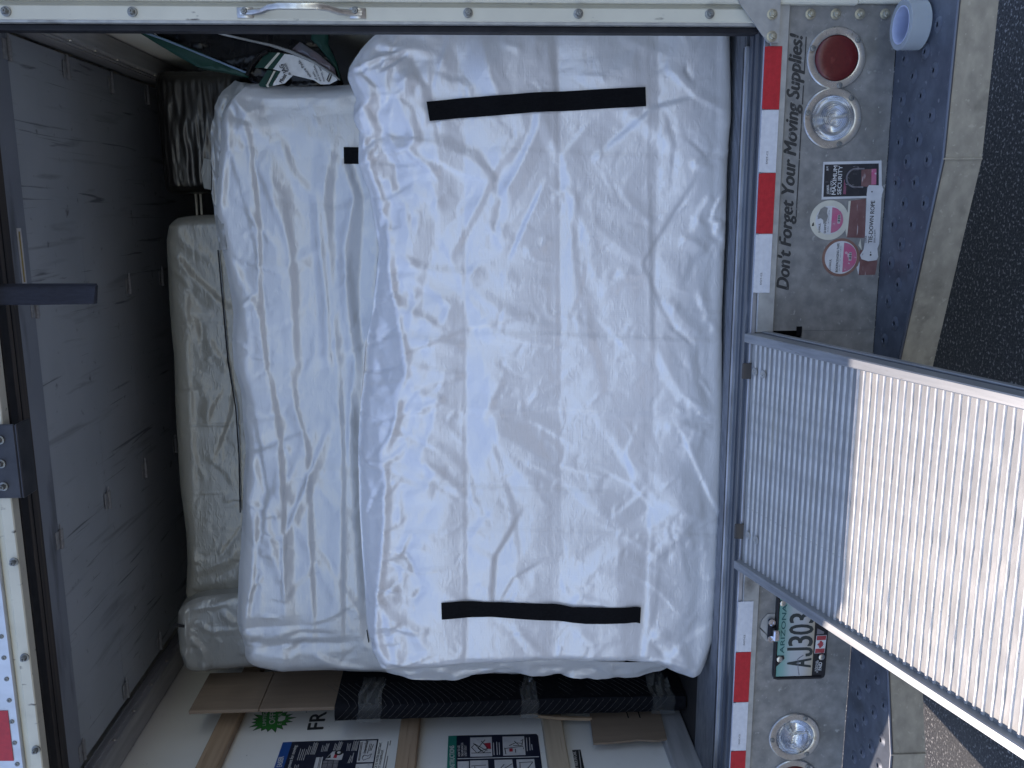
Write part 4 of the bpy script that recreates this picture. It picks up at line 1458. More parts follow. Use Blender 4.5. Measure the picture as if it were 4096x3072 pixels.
deck = slab(RW0 + .026, RW1 - .026, .012, RL, -.028, -.004).build('deck', M['ramp'], ramp)
pitch = .0232
rib = MB()
x0, x1 = RW0 + .0265, RW1 - .0265
nx = 26
prof = [(-.0050, 0), (-.0036, .0026), (-.0018, .0036), (.0018, .0036), (.0036, .0026), (.0050, 0)]
G = np.zeros((nx, len(prof), 3))
rs = np.random.RandomState(3)
for i in range(nx):
    jx = .0004 * rs.randn(len(prof), 2)
    for j, (s_, h_) in enumerate(prof):
        G[i, j] = np.array([x0 + (x1 - x0) * i / (nx - 1), 0, 0]) + rd * (s_ + jx[j, 0] * (0 < j < 5)) + rn * (h_ + jx[j, 1] * .5 * (0 < j < 5))
RIB = [MB().grid(G).mesh('rib', 50)]
for _ in range(2):
    G2 = G[::-1].copy()
    G2[..., 0] = G[..., 0]
    G2[..., 1:] += rs.randn(nx, len(prof), 2) * .00022
    RIB.append(MB().grid(G2).mesh('rib', 50))
k = 0
s = .030
while s < RL - .03:
    link('rib', RIB[k % 3], M['ramp_crest'], ramp, tuple(rp + rd * s + rn * -.0040))
    k += 1
    s += pitch
rails = []
for xa, xb in ((RW0, RW0 + .026), (RW1 - .026, RW1)):
    r = slab(xa, xb, 0, RL, -.034, .020, bev=.003)
    inner = xb if xa < -1 else xa
    r = r.build('side_rail', M['ramp_rail'], ramp)
    xo = RW0 - .006 if xa < -1 else RW1 + .006
    slab(min(xo, xa if xa < -1 else xb), max(xo, xa if xa < -1 else xb), .01, RL, -.052, -.030, bev=.002).build('rail_flange', M['ramp_rail'], ramp)
SCREW = MB().lathe((0, 0, 0), tuple(rn), [(.0125, 0), (.012, .0022), (.007, .003), (.0045, .003), (.004, .001), (0, .001)], 18).mesh('ramp_screw', 40)
for sh, p in (('f', (512, 770)), ('f', (566, 785)), ('i', (470, 187)), ('i', (521, 217))):
    d = ray(*q(sh, p))
    t = ((rp - CAM) @ rn) / (d @ rn)
    w = CAM + d * t
    link('screw', SCREW, M['galv_light'], ramp, tuple(w + rn * .001))
for sh, ya, yb in (('f', 715, 815), ('i', 115, 210)):
    xa = atY(*q(sh, (420 if sh == 'i' else 455, ya)), -.01)[0]
    xb = atY(*q(sh, (410 if sh == 'i' else 455, yb)), -.01)[0]
    MB().box(xb, xa, -.014, -.0062, .845, .878, .003).build('hinge_block', M['header_wood'], ramp)
# ------------------------------------------------------------------ mattresses
def S(sh, *pts):
    return q(sh, *pts)


front = Bag(.245,
            top=[(1520, 60), (1505, 118), (1440, 190), (1392, 262), (1384, 300), (1405, 345), (1418, 385), (1408, 470), (1432, 520), (1428, 650), (1470, 760), (1508, 1000), (1482, 1240), (1447, 1420), (1428, 1671), (1420, 1830), (1424, 2050), (1440, 2250), (1466, 2520), (1486, 2620), (1515, 2680)],
            bottom=[(2914, 60), (2914, 130), (2912, 400), (2893, 700), (2884, 1000), (2874, 1300), (2876, 1700), (2868, 2000), (2858, 2350), (2848, 2520), (2815, 2640)],
            end_r=[(1500, -40), (2900, -40)],
            end_l=[(1480, 2705), (1540, 2690), (1700, 2676), (1900, 2660), (2100, 2654), (2300, 2652), (2480, 2650), (2640, 2664), (2730, 2706), (2790, 2725), (2850, 2700)],
            cell=.0066, depth=.20, rad=.038, bow=.012)
front.scallop([1590, 1842, 2213, 2582, 2800], .009)
st = front.stroke
# straight package folds, lengthwise and across
for x_ in (1842, 2213, 2582):
    st([(x_ - 8, 140), (x_ - 12, 900), (x_ - 4, 1700), (x_ + 2, 2640)], .0035, .004, .018, False)
for y_, h_ in ((620, .006), (1345, .010), (1652, -.008), (2125, .009)):
    st([(1560, y_ + 10), (2000, y_ - 12), (2400, y_ + 6), (2800, y_ + 20)], h_, .012, .11, False)
# gathered film at the upper corner
st(S('A', (430, 290), (260, 560), (370, 850)), .022, .06, .03)
st(S('A', (565, 320), (480, 770)), .026, .05, .025)
st(S('A', (680, 510), (748, 620), (640, 800), (700, 1000), (800, 1260), (650, 1320)), .026, .03, .05)
st(S('A', (470, 760), (400, 1000), (410, 1300), (600, 1560), (660, 1800)), -.03, .035, .05)
st(S('A', (160, 560), (250, 760), (380, 860)), .016, .02, .04)
st(S('A', (190, 870), (390, 1120), (400, 1330)), .018, .02, .04)
st(S('A', (600, 1440), (820, 1290), (1080, 1340), (1400, 1480), (1660, 1660)), .026, .035, .075)
st(S('A', (620, 1530), (960, 1560), (1010, 1620), (640, 1720)), .02, .025, .04)
st(S('A', (1000, 545), (1200, 640), (1340, 660), (1480, 780)), .010, .02, .06)
st(S('A', (1160, 340), (1030, 500), (960, 660)), .008, .015, .04)
st(S('A', (480, 200), (760, 100)), .008, .02)
# straight stitched line beside the upper handle
st(S('A', (975, 300), (970, 600), (1010, 1060), (1075, 1400), (1090, 1700)), .006, .006, .05)
# crossing diagonal folds
st(S('b', (1330, 700), (1300, 860), (1180, 1090), (1040, 1310)), .018, .045, .02)
st(S('b', (1190, 900), (1060, 1050), (980, 1200), (860, 1430), (750, 1640)), .015, .02, .05)
st(S('b', (960, 1000), (1050, 1110), (1075, 1280), (1010, 1540)), -.012, .03, .02)
st(S('b', (1480, 980), (1640, 790)), .006, .012, .03)
st(S('b', (1340, 700), (1400, 900), (1470, 990), (1560, 1350), (1680, 1600)), .012, .06, .03)
st(S('b', (1830, 690), (2010, 800), (2200, 980)), .014, .06, .035)
st(S('b', (1830, 200), (1950, 280), (2200, 380)), .008, .03)
st(S('b', (1300, 190), (1320, 420)), .005, .01, .05)
st(S('D', (1130, 170), (1220, 90), (1265, 140), (1250, 420), (1290, 760)), .011, .02, .06)
st(S('D', (1330, 130), (1500, 180), (1690, 260)), .010, .05)
st(S('D', (1380, 300), (1560, 440), (1700, 520)), .008, .05, .03)
# radiating pleats from the upper edge
st(S('D', (255, 470), (370, 540), (520, 565), (660, 575), (735, 525)), .022, .02, .05)
st(S('D', (290, 580), (440, 660), (560, 760), (500, 885)), .014, .04, .02)
st(S('D', (205, 680), (300, 790), (400, 830), (500, 890)), .020, .02, .045)
st(S('D', (310, 945), (500, 965), (640, 1000)), .016, .02, .04)
st(S('D', (290, 1100), (480, 1135), (640, 1160)), .009, .012, .03)
st(S('D', (300, 1240), (460, 1205), (640, 1165)), .013, .045, .015)
st(S('D', (310, 1255), (490, 1300), (340, 1390)), .020, .022, .03)
st(S('D', (480, 1310), (700, 1410), (900, 1530), (1100, 1650), (1190, 1760)), .014, .08, .04)
st(S('D', (740, 1410), (800, 1290), (860, 1170)), .012, .05, .02)
st(S('D', (630, 630), (840, 780), (950, 840), (1160, 900)), .012, .03, .06)
st(S('D', (640, 690), (700, 770), (840, 930)), .008, .02, .04)
st(S('D', (630, 980), (900, 940), (1150, 930), (1300, 955), (1720, 985)), .012, .10, .14)
st(S('D', (750, 1410), (1180, 1375), (1500, 1420), (1760, 1450)), -.010, .09, .06)
st(S('D', (830, 270), (850, 350), (900, 390), (840, 440)), .010, .025, .04)
st(S('D', (960, 440), (1080, 420), (1110, 350)), .009, .02, .04)
st(S('D', (850, 560), (930, 640), (1130, 630)), .008, .03, .04)
st(S('D', (270, 190), (340, 210), (290, 260)), .010, .02, .03)
# rolled lower edge
st(S('D', (1730, 985), (1820, 1150), (1900, 1280), (2050, 1385)), .015, .05, .03)
st(S('D', (1815, 750), (1920, 870), (2010, 930)), .012, .03, .05)
st(S('D', (1920, 1000), (1960, 1230), (2050, 1390)), .012, .025, .04)
st(S('D', (2065, 120), (2010, 200), (1960, 330)), .012, .04, .02)
st(S('D', (1880, 360), (1960, 390), (2045, 455)), .013, .02, .035)
st(S('D', (1985, 650), (2020, 760), (2060, 850)), .012, .03, .02)
st(S('D', (1790, 1465), (1900, 1450), (2065, 1540)), .013, .02, .04)
st(S('D', (1700, 40), (1705, 500), (1720, 960), (1745, 1400)), .004, .008, .04)
# lower end
st(S('E', (300, 265), (480, 400), (420, 520), (300, 560)), .013, .04, .025)
st(S('E', (330, 330), (500, 420), (650, 560)), .013, .02, .05)
st(S('E', (350, 180), (580, 350), (650, 430)), .010, .03, .05)
st(S('E', (660, 850), (830, 930)), .008, .02, .05)
st(S('E', (650, 560), (800, 640), (650, 830)), .008, .04, .02)
st(S('E', (1190, 770), (1450, 775), (1720, 760)), -.009, .10, .05)
st(S('E', (1600, 800), (1750, 900), (1880, 780), (1990, 640)), .014, .05, .03)
st(S('E', (1870, 780), (1920, 1000), (1935, 1070)), .008, .015, .05)
st(S('E', (1760, 930), (1735, 1150), (1720, 1320)), .010, .02, .06)
st(S('E', (1985, 540), (2030, 900)), .010, .02, .03)
st(S('E', (1740, 1340), (1870, 1410), (1990, 1600)), .015, .03, .05)
st(S('E', (1270, 1195), (1315, 1140), (1480, 1190), (1640, 1190)), .012, .02, .04)
st(S('E', (930, 1300), (1020, 1400), (1130, 1500), (1280, 1580)), .009, .02, .03)
st(S('E', (1290, 1330), (1400, 1410), (1560, 1390)), .009, .03, .02)
st(S('E', (220, 1570), (600, 1540), (1050, 1535), (1500, 1580), (1820, 1505), (2000, 1560)), .014, .012, .035)
# seam along the upper edge
st(S('D', (195, 290), (205, 560), (240, 760), (290, 1060), (300, 1150), (225, 1290), (255, 1350), (248, 1480)), .018, .02, .035)
st(S('E', (180, 90), (150, 200), (182, 560), (175, 800), (150, 1100), (132, 1400), (205, 1570)), .022, .022, .03)
st(S('D', (120, 500), (150, 790), (60, 1300)), .012, .03, .03)
front.slump(S('D', (170, 100), (195, 290), (205, 560), (240, 760), (290, 1060), (300, 1150), (250, 1350), (205, 1560)) + S('E', (182, 560), (175, 800), (150, 1100), (132, 1400)), .075, .10)
front.settle((.007, .005, .003), 11, steps=(50, 24, 9), gap=.004, jit=.004, cells=(10, 8))
front.crumple(5, ((100, .60, .0080, .16, .40), (150, .24, .0042, .06, .6), (600, .09, .0022, .018, .9), (1600, .05, .0013, .009, 1.1), (900, .22, .0085, .032, .45, 1.88, 2.04), (1500, .10, .0040, .016, .6, 1.90, 2.08), (260, .12, .0055, .026, .7, .90, 1.05)))
mat_a = thing('mattress', 'large mattress in white plastic bag with two long black handles, filling the opening', 'mattress', (-.55, .35, .86), 'bagged mattresses')
front.build('plastic_bag', M['bag'], mat_a)
webbing(front, S('b', (642, 644), (850, 622), (1100, 605), (1310, 586), (1600, 572), (2024, 550)), S('b', (662, 766), (850, 747), (1100, 731), (1310, 711), (1600, 697), (2028, 672)), 'handle', mat_a)
webbing(front, S('h', (735, 613), (860, 603), (1000, 610), (1300, 616), (1450, 621), (1560, 637), (1800, 634), (1960, 632), (1994, 640)), S('h', (738, 718), (860, 710), (1050, 703), (1300, 720), (1470, 729), (1650, 742), (1850, 734), (1960, 732), (1990, 740)), 'handle', mat_a)
MB().box(-1.49, .44, .30, .50, .90, 1.95, .06).build('slab', M['bag'], mat_a)


def hem(bag, pts, off, r, name, m, parent):
    P = []
    for p in pts:
        w = atY(*p, bag.ypl)
        P.append((w[0], bag.y_at(w[0], w[2]) - off, w[2]))
    return MB().tube(P, r, 6).build(name, m, parent, smooth=80)




mid = Bag(.57,
          top=[(930, 300), (905, 350), (872, 400), (858, 450), (849, 560), (846, 680), (845, 800), (862, 915), (884, 1000), (905, 1120), (920, 1240), (916, 1360), (922, 1458), (952, 1560), (962, 1690), (972, 1824), (964, 1922), (960, 2042), (952, 2223), (944, 2329), (940, 2540), (972, 2640)],
          bottom=[(2500, 300), (2500, 1500), (2500, 2680)],
          end_r=[(860, 420), (930, 335), (1014, 343), (1120, 352), (1250, 350), (1400, 342), (2600, 342)],
          end_l=[(960, 2640), (1000, 2672), (1141, 2694), (1307, 2688), (1420, 2694), (1548, 2698), (1700, 2712), (1880, 2700), (2050, 2706), (2250, 2700), (2420, 2712), (2560, 2700)],
          cell=.0075, depth=.2, rad=.045, bow=.014)
st = mid.stroke
st(S('B', (205, 310), (240, 650), (262, 900), (268, 1300), (300, 1659)), .020, .006, .09)
st(S('C', (303, 0), (350, 280), (376, 600), (385, 1110)), .022, .006, .10)
st(S('B', (375, 640), (430, 1000), (440, 1250), (455, 1650)), .014, .02, .04)
st(S('C', (420, 0), (440, 180), (500, 390), (518, 900), (540, 1400)), .016, .012, .06)
st(S('B', (660, 360), (615, 700), (650, 1050), (670, 1400), (700, 1659)), .018, .03, .05)
st(S('B', (575, 650), (600, 1000), (630, 1300), (640, 1650)), .012, .015, .03)
st(S('B', (720, 480), (785, 680), (725, 960), (760, 1300), (795, 1659)), .018, .025, .05)
st(S('C', (670, 0), (690, 400), (690, 1500)), .012, .006, .06)
st(S('C', (770, 100), (775, 400), (800, 900), (830, 1380)), -.03, .06, .03)
st(S('B', (800, 400), (840, 700), (800, 1200), (840, 1659)), -.02, .05, .04)
st(S('B', (95, 150), (100, 300), (60, 600), (40, 800)), .016, .02, .03)
st(S('B', (250, 130), (480, 128), (650, 115), (790, 105)), .012, .02, .03)
st(S('B', (110, 120), (200, 215), (300, 190)), .014, .03, .02)
st(S('B', (375, 360), (450, 560), (580, 700)), .009, .02, .04)
st(S('B', (80, 980), (180, 1180), (265, 1340)), .016, .02, .06)
st(S('B', (160, 1190), (200, 1440), (190, 1650)), .010, .02, .03)
st(S('C', (185, 430), (240, 530), (290, 700), (370, 560)), .014, .03, .04)
st(S('C', (240, 640), (225, 900), (215, 1100), (165, 1410)), .014, .012, .04)
st(S('C', (290, 750), (340, 1000), (380, 1110)), .010, .02, .03)
st(S('C', (540, 1010), (430, 1110), (390, 1180)), .008, .02, .04)
st(S('C', (540, 1480), (680, 1548), (860, 1570)), .014, .02, .03)
st(S('C', (190, 1555), (400, 1585), (640, 1575)), .012, .014, .03)
st(S('C', (690, 1120), (800, 1290)), .008, .02, .04)
mid.settle((.006, .005, .003), 23, steps=(40, 20, 8), gap=.004, jit=.003, cells=(11, 7))
mid.crumple(6, ((70, .8, .008, .10, .12), (130, .24, .0042, .05, .4), (560, .09, .0022, .018, .9), (1400, .05, .0013, .009, 1.1), (500, .16, .006, .022, .6, 2.40, 2.60)))
mat_b = thing('mattress', 'hazier plastic bagged mattress showing above and behind the large white one', 'mattress', (-.7, .68, .86), 'bagged mattresses')
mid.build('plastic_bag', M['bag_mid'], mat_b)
webbing(mid, S('b', (118, 929), (180, 930), (260, 932)), S('b', (120, 1035), (190, 1036), (260, 1036)), 'handle', mat_b)
webbing(mid, S('C', (833, 1356), (839, 1395), (844, 1422)), S('C', (829, 1360), (835, 1400), (840, 1426)), 'handle', mat_b)
MB().box(-1.60, .34, .62, .80, .90, 2.46, .06).build('slab', M['bag_mid'], mat_b)


def film_edge(outer, inner, y0, y1, seed, parent, m, n=90, k=9):
    """loose gathered film standing off the edge of a bag"""
    A = np.array([atY(*p, y1) for p in outer])
    B_ = np.array([atY(*p, y0) for p in inner])

    def res(P):
        s_ = np.r_[0, np.cumsum(np.linalg.norm(np.diff(P, axis=0), axis=1))]
        t = np.linspace(0, s_[-1], n)
        return np.stack([np.interp(t, s_, P[:, c]) for c in range(3)], 1)

    A, B_ = res(A), res(B_)
    G = A[:, None] + (B_ - A)[:, None] * np.linspace(0, 1, k)[None, :, None]
    r1, r2 = fbm(n, k, 10, 2, seed, 3, .5), fbm(n, k, 7, 2, seed + 5, 2, .5)
    f = np.linspace(1, .25, k)[None]
    G[..., 1] -= .016 * (1 - np.abs(r1)) * f - .006
    G[..., 2] += .006 * r2 * f
    G[..., 0] += .004 * r1 * f
    return MB().grid(G).build('film_edge', m, parent, smooth=180)


film_edge([(1545, 2690), (1650, 2714), (1790, 2720), (1900, 2706), (1985, 2690), (2150, 2703), (2300, 2707), (2440, 2720), (2560, 2712), (2640, 2690), (2690, 2655)],
          [(1545, 2640), (1650, 2650), (1790, 2650), (1900, 2640), (1985, 2640), (2150, 2640), (2300, 2640), (2440, 2650), (2560, 2650), (2640, 2645), (2690, 2640)], .30, .335, 9, mat_a, M['bag_mid'])
film_edge([(1080, 350), (1014, 343), (960, 330), (934, 316), (894, 358), (858, 437), (847, 560), (845, 676), (843, 800), (862, 915), (880, 1000)],
          [(1080, 400), (1020, 405), (975, 410), (955, 420), (925, 450), (905, 510), (893, 600), (890, 700), (890, 800), (896, 915), (905, 1000)], .575, .60, 3, mat_b, M['bag_grey'])

beige = Bag(.90,
            top=[(700, 860), (664, 900), (656, 960), (668, 1250), (684, 1420), (696, 1700), (712, 1950), (736, 2150), (742, 2260), (735, 2400)],
            bottom=[(1010, 840), (1010, 2420)],
            end_r=[(670, 872), (760, 868), (1010, 866)],
            end_l=[(740, 2412), (1010, 2404)],
            cell=.0070, depth=.35, rad=.04, bow=.006)
st = beige.stroke
st(S('d', (1165, 100), (1165, 560), (1190, 1000), (1215, 1650)), .010, .02, .05)
st(S('d', (1090, 30), (1200, 170), (1420, 375)), .02, .02, .05)
st(S('a', (1090, 1430), (1180, 1560), (1370, 1659)), .012, .03, .03)
st(S('d', (1300, 560), (1330, 640), (1440, 760)), .010, .02, .03)
st(S('d', (1200, 780), (1300, 900), (1290, 1080)), .009, .03, .03)
st(S('g', (1170, 590), (1230, 610), (1490, 575)), .014, .02, .03)
st(S('g', (1240, 420), (1400, 350), (1490, 280)), .010, .03, .03)
st(S('d', (1075, 470), (1420, 470)), .006, .01, .02)
st(S('d', (1190, 1110), (1500, 1110)), .006, .01, .02)
beige.settle((.012, .009, .005), 37, steps=(40, 20, 8), gap=.003, jit=.004, cells=(14, 4))
beige.crumple(7, ((40, .35, .008, .07, .8), (140, .15, .004, .035, .8), (500, .06, .002, .015, 1.2)))
mat_c = thing('box_spring', 'slim beige plastic covered box spring standing behind the hazy bagged mattress', 'box spring', (-.8, 1.05, .86))
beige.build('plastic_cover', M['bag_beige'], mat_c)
p0, p1, p2, p3 = atY(664, 930, .93), atY(742, 2400, .93), atY(1010, 2400, .93), atY(1010, 930, .93)
MB().box(-1.49, -.12, .95, 1.15, .86, 2.78, .04).build('frame', M['bag_beige'], mat_c)
b = MB().tube([atY(*p, .885) for p in S('d', (1378, 0), (1400, 250), (1440, 700), (1490, 1000), (1510, 1300), (1518, 1659))], .0026, 6)
b.build('piping_and_gap_line', M['rubber'], mat_c, smooth=60)  # black tube drawn for the dark gap between cover and hazy bag

grey = Bag(.80,
           top=[(716, 2388), (704, 2440), (704, 2520), (712, 2600), (738, 2688)],
           bottom=[(1040, 2370), (1040, 2700)],
           end_r=[(710, 2440), (760, 2412), (800, 2402), (1040, 2384)],
           end_l=[(735, 2694), (800, 2694), (900, 2686), (1040, 2672)],
           cell=.0060, depth=.3, rad=.035, bow=.0)
st = grey.stroke
st(S('g', (1180, 640), (1165, 720), (1180, 900), (1165, 1060)), .016, .012, .03)
st(S('g', (1190, 830), (1280, 930), (1330, 1040)), .014, .02, .03)
st(S('g', (1200, 660), (1350, 640), (1490, 590)), .008, .012, .02)
st(S('g', (1400, 690), (1480, 760)), .008, .02)
st(S('g', (1250, 760), (1330, 800), (1490, 790)), .007, .02)
grey.settle((.012, .01, .006), 51, steps=(40, 20, 8), gap=.003, jit=.004, cells=(6, 5))
grey.crumple(8, ((20, .2, .008, .05, .8), (70, .12, .004, .03, .8), (240, .05, .002, .013, 1.2)))
mat_d = thing('cushion', 'grey cushion in clear plastic with black band, beside the end of the beige box spring', 'cushion', (-1.7, .95, 2.4))
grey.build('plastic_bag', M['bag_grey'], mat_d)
MB().box(-1.84, -1.56, .85, 1.05, .86, 2.83, .03).build('filling', M['bag_grey'], mat_d)
w0, w1 = atY(*S('g', (1105, 752)), .81), atY(*S('g', (1162, 768)), .80)
bb = [atY(*p, .79) for p in S('g', (1104, 742), (1135, 752), (1164, 758), (1164, 772), (1135, 770), (1106, 760))]
MB().prism(bb, (0, .004, 0)).build('band', M['rubber'], mat_d)

# ------------------------------------------------------------------ black wrapped furniture
def lump(x0, x1, y0, y1, z0, z1, rad, seed, amp, n=(60, 50), ridged=(3, 26)):
    """rounded block with horizontally drawn film wrinkles; front, top and sides"""
    nu, nv = n
    L, H = x1 - x0, z1 - z0

    def ax(L, k):
        d = .5 * (y1 - y0)
        s = np.linspace(-d, L + d, k)
        a = np.clip(s, 0, L)
        b = np.where(s < 0, -s, np.where(s > L, s - L, 0))
        e = np.minimum(np.abs(s), np.abs(s - L))
        near = np.clip(1 - e / rad, 0, 1)
        a = a + np.where(s < L / 2, 1, -1) * near ** 2 * rad * .3
        b = b + near ** 2 * rad * .3
        return a, b

    a, bu = ax(L, nu)
    c, bv = ax(H, nv)
    G = np.zeros((nu, nv, 3))
    G[..., 0] = x0 + a[:, None]
    G[..., 2] = z0 + c[None, :]
    G[..., 1] = y0 + bu[:, None] + bv[None, :]
    r1 = 1 - np.abs(fbm(nu, nv, ridged[0], ridged[1], seed, 3, .6))
    G[..., 1] -= amp * r1
    G[..., 0] += amp * .5 * vnoise(nu, nv, 5, 6, seed + 3)
    G[..., 2] += amp * 1.2 * vnoise(nu, nv, 6, 5, seed + 4)
    return G


wr = thing('wrapped_furniture', 'black stretch wrapped bundle stacked high near the right wall behind the hazy mattress', 'wrapped furniture', (.3, 1.3, 2.6))
G = lump(.055, .545, 1.25, 1.75, 2.62, 2.965, .06, 5, .006, (160, 160), (3, 22))
MB().grid(G).build('stretch_wrap', M['wrap'], wr, smooth=180)
MB().box(.09, .50, 1.33, 1.7, 1.2, 2.93, .03).build('padding', M['blanket'], wr)
dk = np.array([atY(*p, 1.235) for p in S('a', (1290, 1000), (1335, 1010), (1335, 1200), (1290, 1190), (1270, 1090))])
MB().prism(dk, (0, .01, 0)).build('packing_film', M['bag_grey'], wr)
for x_, nm in ((1236, 0), (1266, 0)):
    a, c_ = atY(*S('a', (x_, 1240)), 1.5), atY(*S('a', (x_ + 6, 1358)), 1.5)
    r = MB().box(c_[0] - .3, a[0] + .02, 1.5, 1.512, a[2] - .006, a[2] + .005, .002).build('bed_rail', M['galv_light'])
    tag(r, 'thin pale metal rail in the gap above the beige box spring, ' + ('nearer the door overhead' if x_ < 1250 else 'nearer the hazy mattress'), 'rail', 'pale metal rails in the dark gap')

# ------------------------------------------------------------------ bag of furniture pads
pb = thing('storage_bag', 'clear and black vinyl bag with green edging holding furniture pads, squeezed against the right wall', 'bag', (.5, .62, 2.2))
YB = .60
BW = lambda y, *pts: [atY(*p, y) for p in q('bag', *pts)]


def sheet(outline, y, th, name, m, dish=0.0, n=26, seed=1, amp=.004, stretch=(4, 18)):
    """filled outline with a rumpled face"""
    P = np.array([[p[0], p[2]] for p in (atY(*k, y) for k in outline)])
    import bmesh
    bm = bmesh.new()
    vs = [bm.verts.new((p[0], y, p[1])) for p in P]
    f = bm.faces.new(vs)
    r = bmesh.ops.extrude_face_region(bm, geom=[f])
    for v in r['geom']:
        if isinstance(v, bmesh.types.BMVert):
            v.co.y += th
    bmesh.ops.triangulate(bm, faces=bm.faces[:])
    for _ in range(4):
        long = [e for e in bm.edges if e.calc_length() > .022]
        if not long:
            break
        bmesh.ops.subdivide_edges(bm, edges=long, cuts=1)
        bmesh.ops.triangulate(bm, faces=[f_ for f_ in bm.faces if len(f_.verts) > 3])
    c = P.mean(0)
    rr = np.abs(P - c).max()
    from mathutils import noise
    for v in bm.verts:
        if v.co.y < y + th * .5:
            d = min(1, math.hypot(v.co.x - c[0], v.co.z - c[1]) / rr)
            v.co.y -= dish * (1 - d * d)
            v.co.y -= amp * (1 - abs(noise.noise(Vector((v.co.x * stretch[1] + seed, 0, v.co.z * stretch[0])))) * 2)
    bmesh.ops.recalc_face_normals(bm, faces=bm.faces)
    me = bpy.data.meshes.new(name)
    bm.to_mesh(me)
    bm.free()
    for p in me.polygons:
        p.use_smooth = True
    return link(name, me, m, pb)


sheet(q('bag', (180, 60), (820, 40), (1860, 40), (2000, 260), (2110, 590), (2090, 660), (1400, 680), (1230, 600), (1180, 530), (560, 300)), YB + .03, .10, 'pad_filling', M['black_vinyl'], .02, amp=.012, stretch=(5, 22))
sheet(q('bag', (86, 92), (180, 60), (260, 130), (700, 300), (1000, 430), (1205, 520), (1200, 562), (960, 505), (720, 466), (560, 380), (340, 250)), YB - .02, .05, 'green_gusset', M['green_vinyl'], .01, amp=.004)
MB().tube(BW(YB - .032, (150, 105), (420, 205), (740, 335), (1000, 440), (1200, 520)), .0035, 6).build('piping_and_gap_line', mat('pale_blue_piping', (.16, .24, .34), None, 20, .35), pb, smooth=60)
MB().tube(BW(YB - .02, (780, 92), (1000, 150), (1240, 205), (1440, 250), (1640, 315), (1860, 415), (2060, 545), (2110, 590)), [.003, .004, .004, .005, .006, .005, .004, .002], 6).build('fold_highlight', M['bag_grey'], pb, smooth=60)  # pale tube painted in as the highlight along the clear vinyl fold
sheet(q('bag', (1840, 30), (2010, 30), (1990, 230), (2080, 420), (2120, 590), (2070, 480), (1900, 260), (1830, 190)), YB, .02, 'green_gusset', M['green_vinyl'], 0, amp=.003)
lab = YB - .016
LB = lambda m, off, name, *pts: MB().prism(BW(lab - off, *pts), (0, .0015, 0)).build(name, m, pb)
LB(M['white_print'], 0, 'label_card', (1520, 325), (1650, 345), (1860, 420), (2060, 550), (2090, 590), (2010, 632), (1920, 632), (1860, 592), (1640, 540), (1455, 483), (1395, 478))
LB(M['green_vinyl'], .002, 'label_band', (1388, 318), (1500, 321), (1368, 472), (1275, 468))
LB(M['cream_print'], .002, 'label_band', (1500, 321), (1526, 324), (1396, 478), (1366, 473))
LB(M['green_vinyl'], .002, 'label_band', (1526, 324), (1566, 334), (1452, 486), (1397, 479))
LB(M['white_print'], .002, 'label_card', (1530, 506), (1650, 545), (1570, 622), (1450, 648), (1478, 570))
LB(M['green_vinyl'], .002, 'label_band', (1400, 492), (1455, 498), (1380, 640), (1400, 665), (1330, 655), (1312, 640))
LB(M['cream_print'], .004, 'label_band', (1462, 500), (1480, 502), (1408, 640), (1420, 660), (1396, 658), (1388, 640))
LB(M['green_vinyl'], .002, 'label_band', (1485, 503), (1530, 507), (1460, 620), (1452, 648), (1410, 656), (1420, 625))


def pad_text(body, p0, p1, cap, bold=.02):
    a, c_ = BW(lab - .0045, p0, p1)
    return lettering(body, a, c_, cap, M['ink'], pb, REAR, bold, off=0)


pad_text('JAG', (1592, 512), (1548, 432), .0135, .04)
pad_text('Moist', (1545, 622), (1590, 545), .013, .04)
pad_text('& Seal!', (1632, 535), (1578, 425), .0085)
pad_text('niture Pads.', (1830, 552), (1712, 392), .0095)
pad_text('of pain,', (1892, 585), (1852, 505), .0075)
pad_text('and scratches,', (1930, 600), (1862, 440), .0075)
pad_text('moves, and', (1965, 600), (1918, 455), .0075)
MB().tube(BW(lab - .004, (2005, 605), (2030, 540), (2012, 520), (1985, 590), (2005, 605)), .002, 5).build('print_rule', M['ink'], pb)
MB().tube(BW(YB - .03, (1200, 548), (1240, 440), (1320, 350), (1400, 310)), .008, 8).build('zip_flap', M['black_vinyl'], pb, smooth=60)
sheet(q('bag', (1640, 290), (1720, 215), (1900, 330), (2060, 470), (2080, 560), (1860, 405)), YB - .012, .006, 'vinyl_flap', mat('dusky_clear_vinyl', (.14, .10, .11), (.09, .09, .10), 14, .2), 0, amp=.003)

# ------------------------------------------------------------------ boards and blanket along the left wall
X0, X1 = -1.955, -1.9695
cb = MB()
zt_c, zm_c = 2.824, atX(*q('sign', (450, 330)), X0)[2]
cb.box(X1, X0, .655, .95, FL + .002, zm_c - .001, .002)
cb.box(X1, X0 + .0005, .655, .95, zm_c + .001, zt_c, .002)
crd = cb.build('cardboard_sheet', M['card'])
tag(crd, 'tall brown cardboard covered panel leaning against the left wall behind the black blanket bundle', 'cardboard')

